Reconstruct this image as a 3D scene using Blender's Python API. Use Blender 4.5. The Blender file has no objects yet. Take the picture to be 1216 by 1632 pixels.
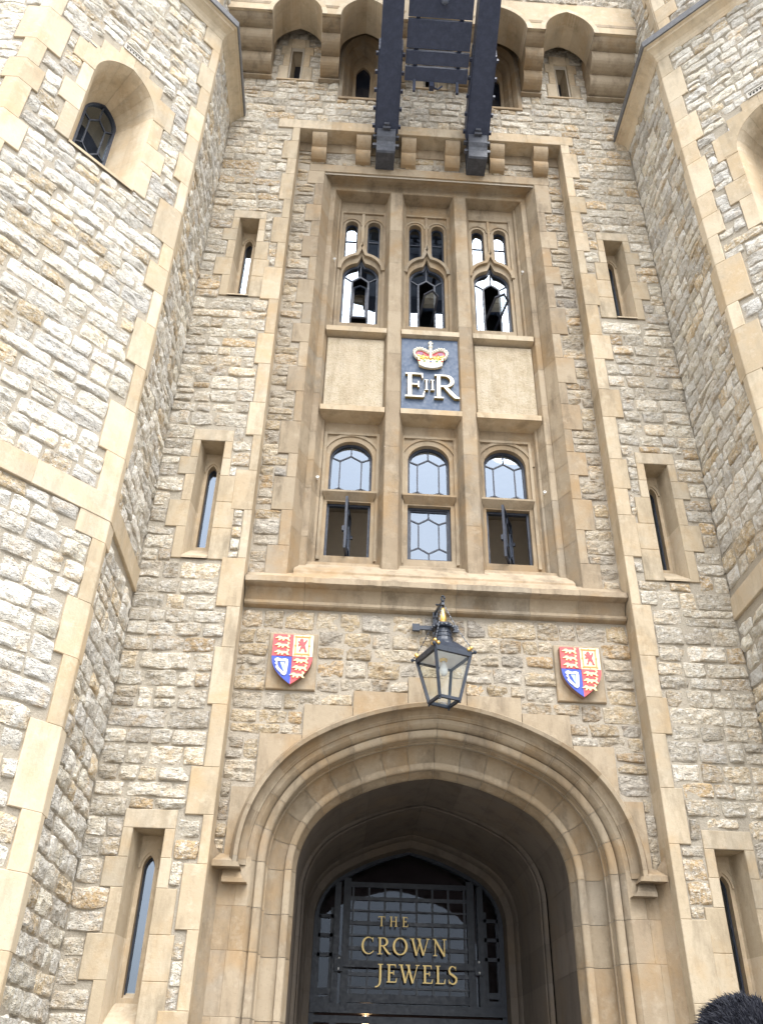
import bpy, math, random
import numpy as np
from mathutils import Vector, Matrix
from mathutils.geometry import tessellate_polygon
R = math.radians
sc = bpy.context.scene
col = sc.collection

# ------------------------------------------------------------------ camera
CY, CP, CR = 0.0433355, 0.5943695, 0.0264372
cy, sy, cp, sp = math.cos(CY), math.sin(CY), math.cos(CP), math.sin(CP)
fw = Vector((sy*cp, cy*cp, sp)); rt0 = Vector((cy, -sy, 0)); up0 = rt0.cross(fw)
rt = math.cos(CR)*rt0 + math.sin(CR)*up0
up = -math.sin(CR)*rt0 + math.cos(CR)*up0
cam = bpy.data.objects.new('camera', bpy.data.cameras.new('camera'))
col.objects.link(cam)
M = Matrix((rt, up, -fw)).transposed().to_4x4()
M.translation = Vector((-1.18826, -9.88263, 1.65))
cam.matrix_world = M
cam.data.sensor_fit = 'VERTICAL'; cam.data.sensor_height = 36.0
cam.data.lens = 1399.1/1632*36
cam.data.clip_end = 3000; cam.data.clip_start = 0.05
sc.camera = cam

# ------------------------------------------------------------------ sky, sun, exposure
SUN_DIR = Vector((0.24, -0.80, 1.28)).normalized()       # towards the sun
elev = math.asin(SUN_DIR.z); rot = math.atan2(SUN_DIR.x, SUN_DIR.y)
w = bpy.data.worlds.new('World'); sc.world = w; w.use_nodes = True
nt = w.node_tree; bg = nt.nodes['Background']
sky = nt.nodes.new('ShaderNodeTexSky'); sky.sky_type = 'NISHITA'; sky.sun_disc = False
sky.sun_elevation = elev; sky.sun_rotation = rot
sky.air_density = 1.0; sky.dust_density = 0.5; sky.ozone_density = 1.0
hs = nt.nodes.new('ShaderNodeHueSaturation'); hs.inputs['Saturation'].default_value = 0.16
nt.links.new(sky.outputs[0], hs.inputs['Color']); 
tcw = nt.nodes.new('ShaderNodeTexCoord'); sx_ = nt.nodes.new('ShaderNodeSeparateXYZ'); mrw = nt.nodes.new('ShaderNodeMapRange'); mxw = nt.nodes.new('ShaderNodeMix')
nt.links.new(tcw.outputs['Generated'], sx_.inputs[0]); nt.links.new(sx_.outputs['Z'], mrw.inputs['Value'])     # overcast: dim horizon, bright zenith
mrw.inputs['From Min'].default_value = 0.0; mrw.inputs['From Max'].default_value = 0.9; mrw.inputs['To Min'].default_value = 0.30; mrw.inputs['To Max'].default_value = 1.6
mxw.data_type = 'RGBA'; mxw.blend_type = 'MULTIPLY'; mxw.inputs[0].default_value = 1.0
nt.links.new(hs.outputs[0], mxw.inputs[6]); nt.links.new(mrw.outputs[0], mxw.inputs[7]); nt.links.new(mxw.outputs[2], bg.inputs['Color'])
bg.inputs['Strength'].default_value = 0.15
sun = bpy.data.objects.new('sun', bpy.data.lights.new('sun', 'SUN')); col.objects.link(sun)
sun.data.energy = 1.0; sun.data.angle = R(40); sun.data.color = (1.0, 0.985, 0.965)
sun.rotation_euler = SUN_DIR.to_track_quat('Z', 'Y').to_euler()
sc.view_settings.view_transform = 'Standard'; sc.view_settings.look = 'None'
sc.view_settings.exposure = 1.95; sc.view_settings.gamma = 1.0

# ------------------------------------------------------------------ materials
def mat(name, color, rough=0.8, metal=0.0, spec=0.5, emit=None):
    m = bpy.data.materials.new(name); m.use_nodes = True
    b = m.node_tree.nodes['Principled BSDF']
    b.inputs['Base Color'].default_value = (*color, 1); b.inputs['Roughness'].default_value = rough
    b.inputs['Metallic'].default_value = metal; b.inputs['Specular IOR Level'].default_value = spec
    if emit:
        b.inputs['Emission Color'].default_value = (*emit[0], 1); b.inputs['Emission Strength'].default_value = emit[1]
    return m
class NB:
    def __init__(s, m): s.t = m.node_tree; s.b = s.t.nodes['Principled BSDF']; s.co = s.n('ShaderNodeTexCoord').outputs['Object']
    def n(s, typ, **kw):
        nd = s.t.nodes.new(typ)
        for k, v in kw.items():
            if k.startswith('_'): setattr(nd, k[1:], v)
            else: s.inp(nd, k, v)
        return nd
    def inp(s, nd, k, v):
        i = nd.inputs[int(k[1:])] if (k[0] == 'i' and k[1:].isdigit()) else nd.inputs[k.replace('_', ' ')]
        if hasattr(v, 'is_output') or isinstance(v, bpy.types.NodeSocket): s.t.links.new(v, i)
        else: i.default_value = v
    def noise(s, scale, detail=4, rough=0.6, vec=None, dist=0.0):
        return s.n('ShaderNodeTexNoise', Vector=vec or s.co, Scale=scale, Detail=detail, Roughness=rough, Distortion=dist).outputs['Fac']
    def ramp(s, fac, stops):
        nd = s.n('ShaderNodeValToRGB', Fac=fac); el = nd.color_ramp.elements
        while len(el) < len(stops): el.new(0.5)
        for e, (p, c) in zip(el, stops): e.position = p; e.color = (*c, 1) if len(c) == 3 else c
        return nd.outputs[0]
    def mix(s, fac, a, b, mode='MIX'):
        nd = s.t.nodes.new('ShaderNodeMix'); nd.data_type = 'RGBA'; nd.blend_type = mode
        s.inp(nd, 'i0', fac); s.inp(nd, 'i6', a); s.inp(nd, 'i7', b); return nd.outputs[2]
    def math(s, op, a, b=0.0, clamp=False):
        nd = s.t.nodes.new('ShaderNodeMath'); nd.operation = op; nd.use_clamp = clamp
        s.inp(nd, 'i0', a); s.inp(nd, 'i1', b); return nd.outputs[0]
    def mr(s, v, a, b, c, d): return s.n('ShaderNodeMapRange', Value=v, From_Min=a, From_Max=b, To_Min=c, To_Max=d).outputs[0]
    def tint(s):
        at = s.n('ShaderNodeAttribute', _attribute_name='tint')
        return s.n('ShaderNodeSeparateColor', Color=at.outputs['Color']).outputs
    def bump(s, h, strength, dist, prev=None):
        nd = s.n('ShaderNodeBump', Height=h, Strength=strength, Distance=dist)
        if prev is not None: s.t.links.new(prev, nd.inputs['Normal'])
        return nd.outputs[0]
def V4(*c): return (*c, 1)

def stone_material(name, weathered, dim=1.0, front=False):
    m = mat(name, (.5, .45, .36), 0.92, spec=0.2); k = NB(m); r, g, b = k.tint()[:3]
    n1 = k.noise(7, 5, .65); n2 = k.noise(23, 5, .7)
    sel = k.math('ADD', k.math('MULTIPLY', r, 0.74), k.math('MULTIPLY', n1, 0.34))
    if front:
        c = k.ramp(sel, [(.14, (.50, .435, .345)), (.3, (.61, .54, .43)), (.5, (.67, .605, .50)), (.64, (.61, .49, .335)), (.78, (.69, .64, .555)), (.88, (.56, .40, .225)), (.97, (.50, .43, .33))])
        pale, och = V4(.86, .835, .78), V4(.50, .34, .175)  # whitish patches stand in for stones catching sky light
    elif not weathered:
        c = k.ramp(sel, [(.12, (.60, .55, .47)), (.26, (.78, .735, .65)), (.48, (.84, .805, .735)), (.62, (.78, .71, .57)), (.76, (.81, .775, .71)), (.86, (.70, .55, .35)), (.97, (.63, .565, .455))])
        pale, och = V4(.90, .88, .83), V4(.60, .42, .22)
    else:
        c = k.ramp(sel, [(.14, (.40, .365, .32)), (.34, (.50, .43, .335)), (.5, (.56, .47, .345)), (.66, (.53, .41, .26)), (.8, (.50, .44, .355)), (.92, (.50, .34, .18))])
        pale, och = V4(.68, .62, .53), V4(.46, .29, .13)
    c = k.mix(k.mr(n2, .48, .66, 0, .85), c, pale)
    n3 = k.noise(4.3, 3, .6)
    c = k.mix(k.math('MULTIPLY', k.mr(n3, .54, .72, 0, .75), k.mr(k.noise(15, 4, .7), .4, .6, .2, 1)), c, och)
    c = k.mix(k.mr(k.noise(34, 6, .75, dist=.8), .55, .66, 0, .62), c, V4(.24, .195, .145))
    c = k.mix(1.0, c, k.n('ShaderNodeCombineColor', Red=k.mr(g, 0, 1, .74*dim, 1.1*dim), Green=k.mr(g, 0, 1, .74*dim, 1.1*dim), Blue=k.mr(g, 0, 1, .74*dim, 1.08*dim)).outputs[0], 'MULTIPLY')
    k.inp(k.b, 'Base_Color', c)
    mp = k.n('ShaderNodeMapping', Vector=k.co, Scale=(1, 1, 1.9)).outputs[0]
    h1 = k.noise(11, 7, .68, vec=mp, dist=.6); vor = k.n('ShaderNodeTexVoronoi', Vector=mp, Scale=30, _feature='SMOOTH_F1').outputs['Distance']
    nb = k.bump(h1, 1.0, .06); nb = k.bump(k.mr(vor, 0, .35, 0, 1), .7, .02, nb); nb = k.bump(k.noise(70, 3, .65), .4, .008, nb)
    k.inp(k.b, 'Normal', nb); return m
M_STONE = stone_material('rubble_stone', False)
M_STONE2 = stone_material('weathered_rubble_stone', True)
M_STONE3 = stone_material('front_rubble_stone', False, 1.02, True)  # palette also carries the front's weaker light compared with the towers

def mortar_material(name, c1, c2):
    m = mat(name, c1, .95, spec=.1); k = NB(m)
    c = k.mix(k.noise(3.5, 4), V4(*c1), V4(*c2)); c = k.mix(k.mr(k.noise(60, 4, .7), .5, .7, 0, .5), c, V4(.25, .22, .18))
    k.inp(k.b, 'Base_Color', c); k.inp(k.b, 'Normal', k.bump(k.noise(45, 6, .75), .9, .02)); return m
M_MORTAR = mortar_material('lime_mortar', (.40, .355, .285), (.49, .435, .35))
M_MORTAR2 = mortar_material('brown_mortar', (.40, .35, .28), (.49, .43, .345))

def ashlar_material(name, dirt, pal):
    m = mat(name, (.55, .42, .26), .85, spec=.25); k = NB(m); r, g, b = k.tint()[:3]
    sel = k.math('ADD', k.math('MULTIPLY', r, .62), k.math('MULTIPLY', k.noise(1.7, 4, .62), .42))
    c = k.ramp(sel, pal)
    mp = k.n('ShaderNodeMapping', Vector=k.co, Scale=(1.6, 1.6, .45)).outputs[0]
    n = k.noise(2.6, 6, .7, vec=mp)
    c = k.mix(k.mr(n, .48, .70, 0, .6*dirt), c, V4(*[x*.55 for x in pal[0][1]]))                 # weather streaks
    c = k.mix(k.mr(k.noise(1.3, 4, .65), .50, .68, 0, .55*dirt), c, V4(pal[len(pal)*3//5][1][0]*1.05, pal[len(pal)*3//5][1][1]*.93, pal[len(pal)*3//5][1][2]*.75))  # iron staining
    c = k.mix(k.mr(k.noise(28, 5, .7), .55, .75, 0, .35), c, V4(*[x*.6 for x in pal[0][1]]))
    c = k.mix(k.mr(k.noise(6, 4, .7), .54, .70, 0, .4), c, V4(*[min(.8, x*1.12) for x in pal[-1][1]]))
    c = k.mix(1.0, c, k.n('ShaderNodeCombineColor', Red=k.mr(g, 0, 1, .88, 1.08), Green=k.mr(g, 0, 1, .88, 1.08), Blue=k.mr(g, 0, 1, .87, 1.08)).outputs[0], 'MULTIPLY')
    k.inp(k.b, 'Base_Color', c)
    nb = k.bump(k.noise(26, 6, .7), .35, .012); nb = k.bump(k.noise(120, 3, .7), .3, .004, nb)
    k.inp(k.b, 'Normal', nb); return m
M_ASH = ashlar_material('ashlar', 1.25, [(.16, (.285, .22, .15)), (.36, (.35, .28, .195)), (.52, (.395, .322, .23)), (.68, (.335, .25, .158)), (.84, (.315, .265, .20)), (.97, (.425, .355, .265))])  # recess shade put into the colour, along with brown staining
M_ASH_CLEAN = ashlar_material('clean_ashlar', .75, [(.16, (.50, .41, .285)), (.36, (.575, .48, .345)), (.52, (.62, .53, .395)), (.68, (.54, .43, .29)), (.84, (.53, .455, .345)), (.97, (.64, .56, .43))])
M_ASH_MID = ashlar_material('tan_ashlar', 1.15, [(.16, (.43, .345, .235)), (.36, (.50, .41, .29)), (.52, (.54, .455, .335)), (.68, (.475, .37, .245)), (.84, (.45, .385, .29)), (.97, (.57, .49, .37))])
M_ASH_SHADED = ashlar_material('shaded_ashlar', 1.0, [(.16, (.115, .096, .08)), (.5, (.145, .122, .10)), (.9, (.13, .11, .092))])  # dark ashlar copy for the passage, its shade put into the colour
def pitted():
    m = mat('pitted_render', (.5, .42, .3), .95, spec=.1); k = NB(m)
    c = k.ramp(k.noise(5, 5, .7), [(.3, (.46, .37, .25)), (.5, (.56, .475, .345)), (.7, (.63, .55, .43))])
    pit = k.noise(38, 5, .75); c = k.mix(k.mr(pit, .56, .68, 0, .6), c, V4(.24, .18, .12))
    mp = k.n('ShaderNodeMapping', Vector=k.co, Scale=(7, 7, .8)).outputs[0]; c = k.mix(k.mr(k.noise(1.5, 5, .7, vec=mp), .48, .68, 0, .45), c, V4(.36, .29, .20)); c = k.mix(k.mr(k.noise(2.2, 4, .7), .5, .7, 0, .5), c, V4(.60, .50, .37))
    k.inp(k.b, 'Base_Color', c); k.inp(k.b, 'Normal', k.bump(pit, .9, -.03)); return m
M_PIT = pitted()
def painted(name, color, rough=.45, var=.5):
    m = mat(name, color, rough); k = NB(m)
    c = k.mix(k.mr(k.noise(9, 5, .7), .45, .75, 0, var), V4(*color), V4(*[min(1, x*1.8+.02) for x in color]))
    k.inp(k.b, 'Base_Color', c); k.inp(k.b, 'Roughness', k.mr(k.noise(25, 4), .3, .7, rough-.12, rough+.2))
    k.inp(k.b, 'Normal', k.bump(k.noise(70, 3), .12, .004)); return m
M_IRON = painted('black_painted_iron', (.024, .033, .066), .5)  # blue lift in the black stands in for haze over the overhead frame
M_IRON_WORN = painted('worn_iron', (.05, .055, .07), .5, .9)
M_LEAD = painted('dark_lead', (.022, .028, .045), .5)
M_LAMP = painted('lantern_paint', (.016, .023, .038), .36)
M_CAPLEAD = painted('lead_flashing', (.11, .11, .115), .6)
M_BLUEPLATE = painted('slate_blue_paint', (.052, .084, .145), .5, .04)
M_GOLD = mat('gilding', (.80, .53, .17), .32, metal=.85)
M_GOLDP = mat('gold_paint', (.95, .70, .27), .4, metal=.25)
M_CREAM = mat('cream_paint', (.84, .80, .68), .45)
M_WHITE = mat('white_paint', (.84, .84, .82), .5)
M_RED = painted('red_enamel', (.66, .085, .09), .4, .1)
M_BLUE = painted('blue_enamel', (.035, .075, .45), .4, .1)
M_SKYBLUE = mat('pale_blue_enamel', (.45, .62, .85), .45)
M_PURPLE = mat('purple_enamel', (.28, .12, .22), .5)
M_ORANGE = mat('orange_enamel', (.68, .33, .08), .5)
M_GREEN = mat('green_enamel', (.05, .25, .12), .4)
M_PLASTER = painted('interior_plaster', (.36, .325, .28), .9, .1)
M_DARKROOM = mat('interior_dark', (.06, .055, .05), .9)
def glass_material(name, ior, tintc, rough=.015, wav=.4):
    m = bpy.data.materials.new(name); m.use_nodes = True; t = m.node_tree; t.nodes.clear()
    o = t.nodes.new('ShaderNodeOutputMaterial'); tr = t.nodes.new('ShaderNodeBsdfTransparent'); gl = t.nodes.new('ShaderNodeBsdfGlossy')
    fr = t.nodes.new('ShaderNodeLayerWeight'); pw5 = t.nodes.new('ShaderNodeMath'); pw5.operation = 'POWER'; pw5.inputs[1].default_value = 5; mad = t.nodes.new('ShaderNodeMath'); mad.operation = 'MULTIPLY_ADD'; mad.inputs[1].default_value = 1-ior; mad.inputs[2].default_value = ior; mx = t.nodes.new('ShaderNodeMixShader'); tc = t.nodes.new('ShaderNodeTexCoord')
    ns = t.nodes.new('ShaderNodeTexNoise'); bp = t.nodes.new('ShaderNodeBump')
    ns.inputs['Scale'].default_value = 2.2; ns.inputs['Detail'].default_value = 1.0; bp.inputs['Strength'].default_value = wav; bp.inputs['Distance'].default_value = .004
    t.links.new(tc.outputs['Object'], ns.inputs['Vector']); t.links.new(ns.outputs['Fac'], bp.inputs['Height'])
    t.links.new(bp.outputs[0], gl.inputs['Normal']); t.links.new(fr.outputs['Facing'], pw5.inputs[0]); t.links.new(pw5.outputs[0], mad.inputs[0])
    tr.inputs['Color'].default_value = (*tintc, 1); gl.inputs['Roughness'].default_value = rough; gl.inputs['Color'].default_value = (.72, .84, 1, 1)
    t.links.new(mad.outputs[0], mx.inputs[0]); t.links.new(tr.outputs[0], mx.inputs[1]); t.links.new(gl.outputs[0], mx.inputs[2])
    t.links.new(mx.outputs[0], o.inputs['Surface']); return m
M_GLASS = glass_material('window_glass', .215, (.55, .6, .62))
M_GLASS_DOOR = glass_material('door_glass', .03, (.5, .5, .52))
M_GLASS_LAMP = glass_material('lantern_glass', .045, (.95, .97, .96))

# ------------------------------------------------------------------ numpy value noise
_P = np.random.RandomState(7).rand(64, 64, 64)
def vnoise(p):
    p = np.asarray(p, float); i = np.floor(p).astype(int); f = p-i; f = f*f*(3-2*f); out = 0
    for dx in (0, 1):
        for dy in (0, 1):
            for dz in (0, 1):
                wgt = (f[..., 0] if dx else 1-f[..., 0])*(f[..., 1] if dy else 1-f[..., 1])*(f[..., 2] if dz else 1-f[..., 2])
                out = out + wgt*_P[(i[..., 0]+dx) & 63, (i[..., 1]+dy) & 63, (i[..., 2]+dz) & 63]
    return out*2-1

# ------------------------------------------------------------------ mesh builder
ORIGIN = {}
class MB:
    def __init__(s, X=None):
        s.v = []; s.nv = 0; s.loops = []; s.sizes = []; s.t = []; s.X = X
    def add(s, V, F, tint=(.5, .5, 0)):
        V = np.asarray(V, float).reshape(-1, 3)
        for f in F:
            s.loops.extend([i+s.nv for i in f]); s.sizes.append(len(f)); s.t.append(tint)
        s.v.append(V); s.nv += len(V); return s
    def grid(s, V, n, m, tint=(.5, .5, 0), closed=False):
        # V is n x m x 3
        F = []
        for i in range(n-1):
            for j in range(m-1 if not closed else m):
                j2 = (j+1) % m; F.append((i*m+j, (i+1)*m+j, (i+1)*m+j2, i*m+j2))
        return s.add(V, F, tint)
    def box(s, x0, x1, y0, y1, z0, z1, tint=(.5, .5, 0)):
        V = [(x0, y0, z0), (x1, y0, z0), (x1, y1, z0), (x0, y1, z0), (x0, y0, z1), (x1, y0, z1), (x1, y1, z1), (x0, y1, z1)]
        return s.add(V, [(0, 3, 2, 1), (4, 5, 6, 7), (0, 1, 5, 4), (1, 2, 6, 5), (2, 3, 7, 6), (3, 0, 4, 7)], tint)
    def blk(s, x0, x1, z0, z1, yf, yb, tint=(.5, .5, 0), c=.007):
        # dressed block: front face at yf with arrised edges, back at yb
        V = [(x0+c, yf, z0+c), (x1-c, yf, z0+c), (x1-c, yf, z1-c), (x0+c, yf, z1-c),
             (x0, yf+c, z0), (x1, yf+c, z0), (x1, yf+c, z1), (x0, yf+c, z1),
             (x0, yb, z0), (x1, yb, z0), (x1, yb, z1), (x0, yb, z1)]
        F = [(0, 1, 2, 3)]
        for a in (0, 4):
            for i in range(4): F.append((a+i, a+4+i, a+4+(i+1) % 4, a+(i+1) % 4))
        return s.add(V, F, tint)
    def tube(s, pts, r, n=6, tint=(.5, .5, 0), cap=True):
        P = [Vector(p) for p in pts]; rings = []; up_ = Vector((0.13, 0.2, 1)).normalized()
        for i, p in enumerate(P):
            d = (P[min(i+1, len(P)-1)]-P[max(i-1, 0)]).normalized()
            if abs(d.dot(up_)) > .97: a = d.cross(Vector((1, .1, 0))).normalized()
            else: a = d.cross(up_).normalized()
            b = d.cross(a); rr = r[i] if isinstance(r, (list, tuple)) else r
            rings.append([p+rr*(math.cos(2*math.pi*k/n)*a+math.sin(2*math.pi*k/n)*b) for k in range(n)])
        s.grid([list(q) for rg in rings for q in rg], len(P), n, tint, closed=True)
        if cap:
            for rg in (rings[0], rings[-1]): s.add([list(q) for q in rg], [tuple(range(n))], tint)
        return s
    def bar(s, p, q, a, b, side=(1, 0, 0), tint=(.5, .5, 0)):
        p, q = Vector(p), Vector(q); d = (q-p).normalized(); u = Vector(side); u = (u-d*u.dot(d)).normalized(); w_ = d.cross(u)
        V = [o+u*su*a/2+w_*sw*b/2 for o in (p, q) for su, sw in ((-1, -1), (1, -1), (1, 1), (-1, 1))]
        return s.add([list(x) for x in V], [(0, 3, 2, 1), (4, 5, 6, 7), (0, 1, 5, 4), (1, 2, 6, 5), (2, 3, 7, 6), (3, 0, 4, 7)], tint)
    def lathe(s, prof, c, n=16, tint=(.5, .5, 0), axis='z', wob=0):
        V = []
        for r_, h in prof:
            for k in range(n):
                a = 2*math.pi*k/n; rr = r_*(1+wob*math.cos(n/2*a))
                V.append((c[0]+rr*math.cos(a), c[1]+rr*math.sin(a), c[2]+h) if axis == 'z' else (c[0]+rr*math.cos(a), c[1]+h, c[2]+rr*math.sin(a)))
        return s.grid(V, len(prof), n, tint, closed=True)
    def prism(s, pts, y0, y1, tint=(.5, .5, 0), holes=(), sides=True):
        # xz polygon (with holes) extruded from front y0 to back y1
        loops_ = [list(pts)]+[list(h) for h in holes]; flat = [p for l in loops_ for p in l]; N = len(flat)
        tri = tessellate_polygon([[Vector((p[0], p[1], 0)) for p in l] for l in loops_])
        V = [(p[0], y0, p[1]) for p in flat]+[(p[0], y1, p[1]) for p in flat]
        F = [tuple(t) for t in tri]+[tuple(i+N for i in reversed(t)) for t in tri]
        if sides:
            o = 0
            for l in loops_:
                for i in range(len(l)):
                    a, b = o+i, o+(i+1) % len(l); F.append((a, b, b+N, a+N))
                o += len(l)
        return s.add(V, F, tint)
    def sphere(s, c, r, n=8, m=6, tint=(.5, .5, 0), sq=(1, 1, 1)):
        V = [(c[0]+r*sq[0]*math.sin(math.pi*i/m)*math.cos(2*math.pi*j/n), c[1]+r*sq[1]*math.sin(math.pi*i/m)*math.sin(2*math.pi*j/n), c[2]+r*sq[2]*math.cos(math.pi*i/m)) for i in range(m+1) for j in range(n)]
        return s.grid(V, m+1, n, tint, closed=True)
    def build(s, name, material, parent=None, smooth=False):
        V = np.concatenate(s.v) if s.v else np.zeros((0, 3))
        if s.X is not None: V = s.X(V)
        if parent is not None: V = V-np.array(ORIGIN.get(parent.name, (0, 0, 0)))
        me = bpy.data.meshes.new(name); me.vertices.add(len(V)); me.vertices.foreach_set('co', V.astype(np.float32).ravel())
        me.loops.add(len(s.loops)); me.loops.foreach_set('vertex_index', np.array(s.loops, np.int32))
        sz = np.array(s.sizes, np.int32); st = np.concatenate([[0], np.cumsum(sz)[:-1]]).astype(np.int32) if len(sz) else sz
        me.polygons.add(len(sz)); me.polygons.foreach_set('loop_start', st); me.polygons.foreach_set('loop_total', sz)
        me.update(calc_edges=True); me.validate()
        if len(me.polygons) == len(s.t):
            at = me.attributes.new('tint', 'FLOAT_COLOR', 'CORNER')
            t4 = np.repeat(np.array([(*q, 1) for q in s.t], np.float32), sz, axis=0); at.data.foreach_set('color', t4.ravel())
        me.polygons.foreach_set('use_smooth', np.full(len(sz), bool(smooth)))
        me.materials.append(material)
        o = bpy.data.objects.new(name, me); col.objects.link(o)
        if parent is not None: o.parent = parent; ORIGIN[o.name] = ORIGIN.get(parent.name, (0, 0, 0))
        return o
def thing(name, label, cat, loc=(0, 0, 0), group=None):
    o = bpy.data.objects.new(name, None); col.objects.link(o); o.location = loc; o.empty_display_size = .3
    ORIGIN[o.name] = tuple(loc); tag(o, label, cat, group); return o
def tag(o, label=None, cat=None, group=None, kind=None):
    for k_, v_ in (('label', label), ('category', cat), ('group', group), ('kind', kind)):
        if v_: o[k_] = v_
def rebase(o, loc):
    # give a part its own origin so copies can be placed
    L = Vector(loc); o.data.transform(Matrix.Translation(-L)); o.location = L
    return o
rng = random.Random(11)
def T(lo=0., hi=1.): return (rng.uniform(lo, hi), rng.random(), rng.random())

CRISP = False
# ------------------------------------------------------------------ rubble masonry
def rubble(mb, O, U, Nn, u0, u1, z0, z1, excl, seed, bulge=.06, rough=.026, hh=(.17, .27), ww=(.19, .42), cell=.04):
    rg = random.Random(seed); O, U, Nn = (np.array(q, float) for q in (O, U, Nn)); z = z0
    while z < z1-.06:
        h = rg.uniform(*hh)
        if z1-(z+h) < .13: h = z1-z
        if h > .36: h *= .5
        ov = sorted([(e[0], e[1]) for e in excl if min(e[3], z+h)-max(e[2], z) > .5*h])
        free = []; a = u0
        for e0, e1 in ov:
            if e0 > a: free.append((a, min(e0, u1)))
            a = max(a, e1)
        if a < u1: free.append((a, u1))
        for f0, f1 in free:
            if f1-f0 < .05: continue
            u = f0; L = f1-f0
            while u < f1-.02:
                wd = rg.uniform(*ww) if rg.random() < .85 else rg.uniform(.5, .8)
                if f1-(u+wd) < .17: wd = f1-u
                if wd > .85: wd *= .55
                cells = [(u, u+wd, z, z+h)]
                if h > .24 and rg.random() < .16: hm = h*rg.uniform(.4, .6); cells = [(u, u+wd, z, z+hm), (u, u+wd, z+hm, z+h)]
                for c0, c1, d0, d1 in cells:
                    for e in excl:
                        iu = min(c1, e[1])-max(c0, e[0]); iz = min(d1, e[3])-max(d0, e[2])
                        if iu > 1e-4 and iz > 1e-4:
                            opts = [(c1-e[0], 0), (e[1]-c0, 1), (d1-e[2], 2), (e[3]-d0, 3)]
                            opts = [((o_[0]*(d1-d0) if o_[1] < 2 else o_[0]*(c1-c0)), o_[1]) for o_ in opts]
                            w_ = min(opts)[1]
                            if w_ == 0: c1 = e[0]
                            elif w_ == 1: c0 = e[1]
                            elif w_ == 2: d1 = e[2]
                            else: d0 = e[3]
                    if c1-c0 < .07 or d1-d0 < .06: continue
                    stone(mb, O, U, Nn, c0, c1, d0, d1, rg, bulge, rough, cell)
                u += wd
        z += h
def stone(mb, O, U, Nn, c0, c1, d0, d1, rg, bulge, rough, cell):
    g = rg.uniform(.004, .010); hw, hz = (c1-c0)/2-g, (d1-d0)/2-g
    nu = max(3, int(2*hw/cell)); nz = max(3, int(2*hz/cell))
    s = np.concatenate([[-1, -.93], np.linspace(-.80, .80, nu), [.93, 1]]); t = np.concatenate([[-1, -.9], np.linspace(-.74, .74, nz), [.9, 1]])
    S, Tt = np.meshgrid(s, t, indexing='ij'); k = rg.uniform(.015, .07)
    x = S*(1-k*Tt**4)*hw; y = Tt*(1-k*S**4)*hz
    off = np.array([rg.uniform(0, 60) for _ in range(3)]); P = np.stack([x*5+off[0], y*6+off[1], np.full_like(x, off[2])], -1)
    em = np.maximum(np.abs(S), np.abs(Tt))**3
    x = x+.020*vnoise(P*1.6+31)*em; y = y+.020*vnoise(P*1.6+17)*em
    e = np.clip((1-np.abs(S)**12)*(1-np.abs(Tt)**9), 0, 1)**.5
    hb = bulge*rg.uniform(.45, 1.0)
    pl = np.ones_like(S)*1.15
    for _ in range(rg.randint(4, 7)):                         # broken rock face: random cleavage planes
        an = rg.uniform(0, 6.283); kk_ = rg.uniform(.25, .95); pl = np.minimum(pl, rg.uniform(.75, 1.25)-kk_*(math.cos(an)*S+math.sin(an)*Tt))
    pl = np.clip(pl, .3, 1.1)
    n = .55*vnoise(P*1.7)+.6*(1-2.4*np.abs(vnoise(P*2.3+5)))+.5*vnoise(P*4.7)
    wv = -.012+e*(hb*pl+.022+rough*n+.02*(rg.uniform(-1, 1)*S*.6+rg.uniform(-1, 1)*Tt*.6)-.012)
    edge = (np.abs(S) > .99) | (np.abs(Tt) > .99); wv = np.where(edge, -.025, wv)
    cu, cz = (c0+c1)/2+x, (d0+d1)/2+y
    Vv = O+cu[..., None]*U+wv[..., None]*Nn+cz[..., None]*np.array([0, 0, 1.])
    a, b = S.shape
    mb.grid(Vv.reshape(-1, 3), a, b, (rg.random(), rg.random(), 0))
def backing(mb, O, U, Nn, u0, u1, z0, z1, holes, w=-.006, step=1.2):
    O, U, Nn = (np.array(q, float) for q in (O, U, Nn))
    us = sorted({u0, u1, *[min(max(h[i], u0), u1) for h in holes for i in (0, 1)]}); zs = sorted({z0, z1, *[min(max(h[i], z0), z1) for h in holes for i in (2, 3)]})
    for a, b in zip(us, us[1:]):
        for c, d in zip(zs, zs[1:]):
            mu, mz = (a+b)/2, (c+d)/2
            if b-a < 1e-6 or d-c < 1e-6 or any(h[0] < mu < h[1] and h[2] < mz < h[3] for h in holes): continue
            mb.add([O+u*U+w*Nn+np.array([0, 0, q]) for u, q in ((a, c), (b, c), (b, d), (a, d))], [(0, 1, 2, 3)])

# quoin strip: blocks along a vertical arris, alternating long and short; returns exclusion rects
def quoin_rects(xe, sgn, z0, z1, seed, ws=.22, wl=.42, h=(.34, .62), jit=.05):
    rg = random.Random(seed); out = []; z = z0; k = seed % 2
    while z < z1-.02:
        hh_ = rg.uniform(*h)
        if z1-(z+hh_) < .25: hh_ = z1-z
        wdt = (wl if k % 2 else ws)+rg.uniform(-jit, jit); k += 1
        x0, x1 = sorted((xe, xe+sgn*wdt)); out.append((x0, x1, z, z+hh_)); z += hh_
    return out

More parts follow.
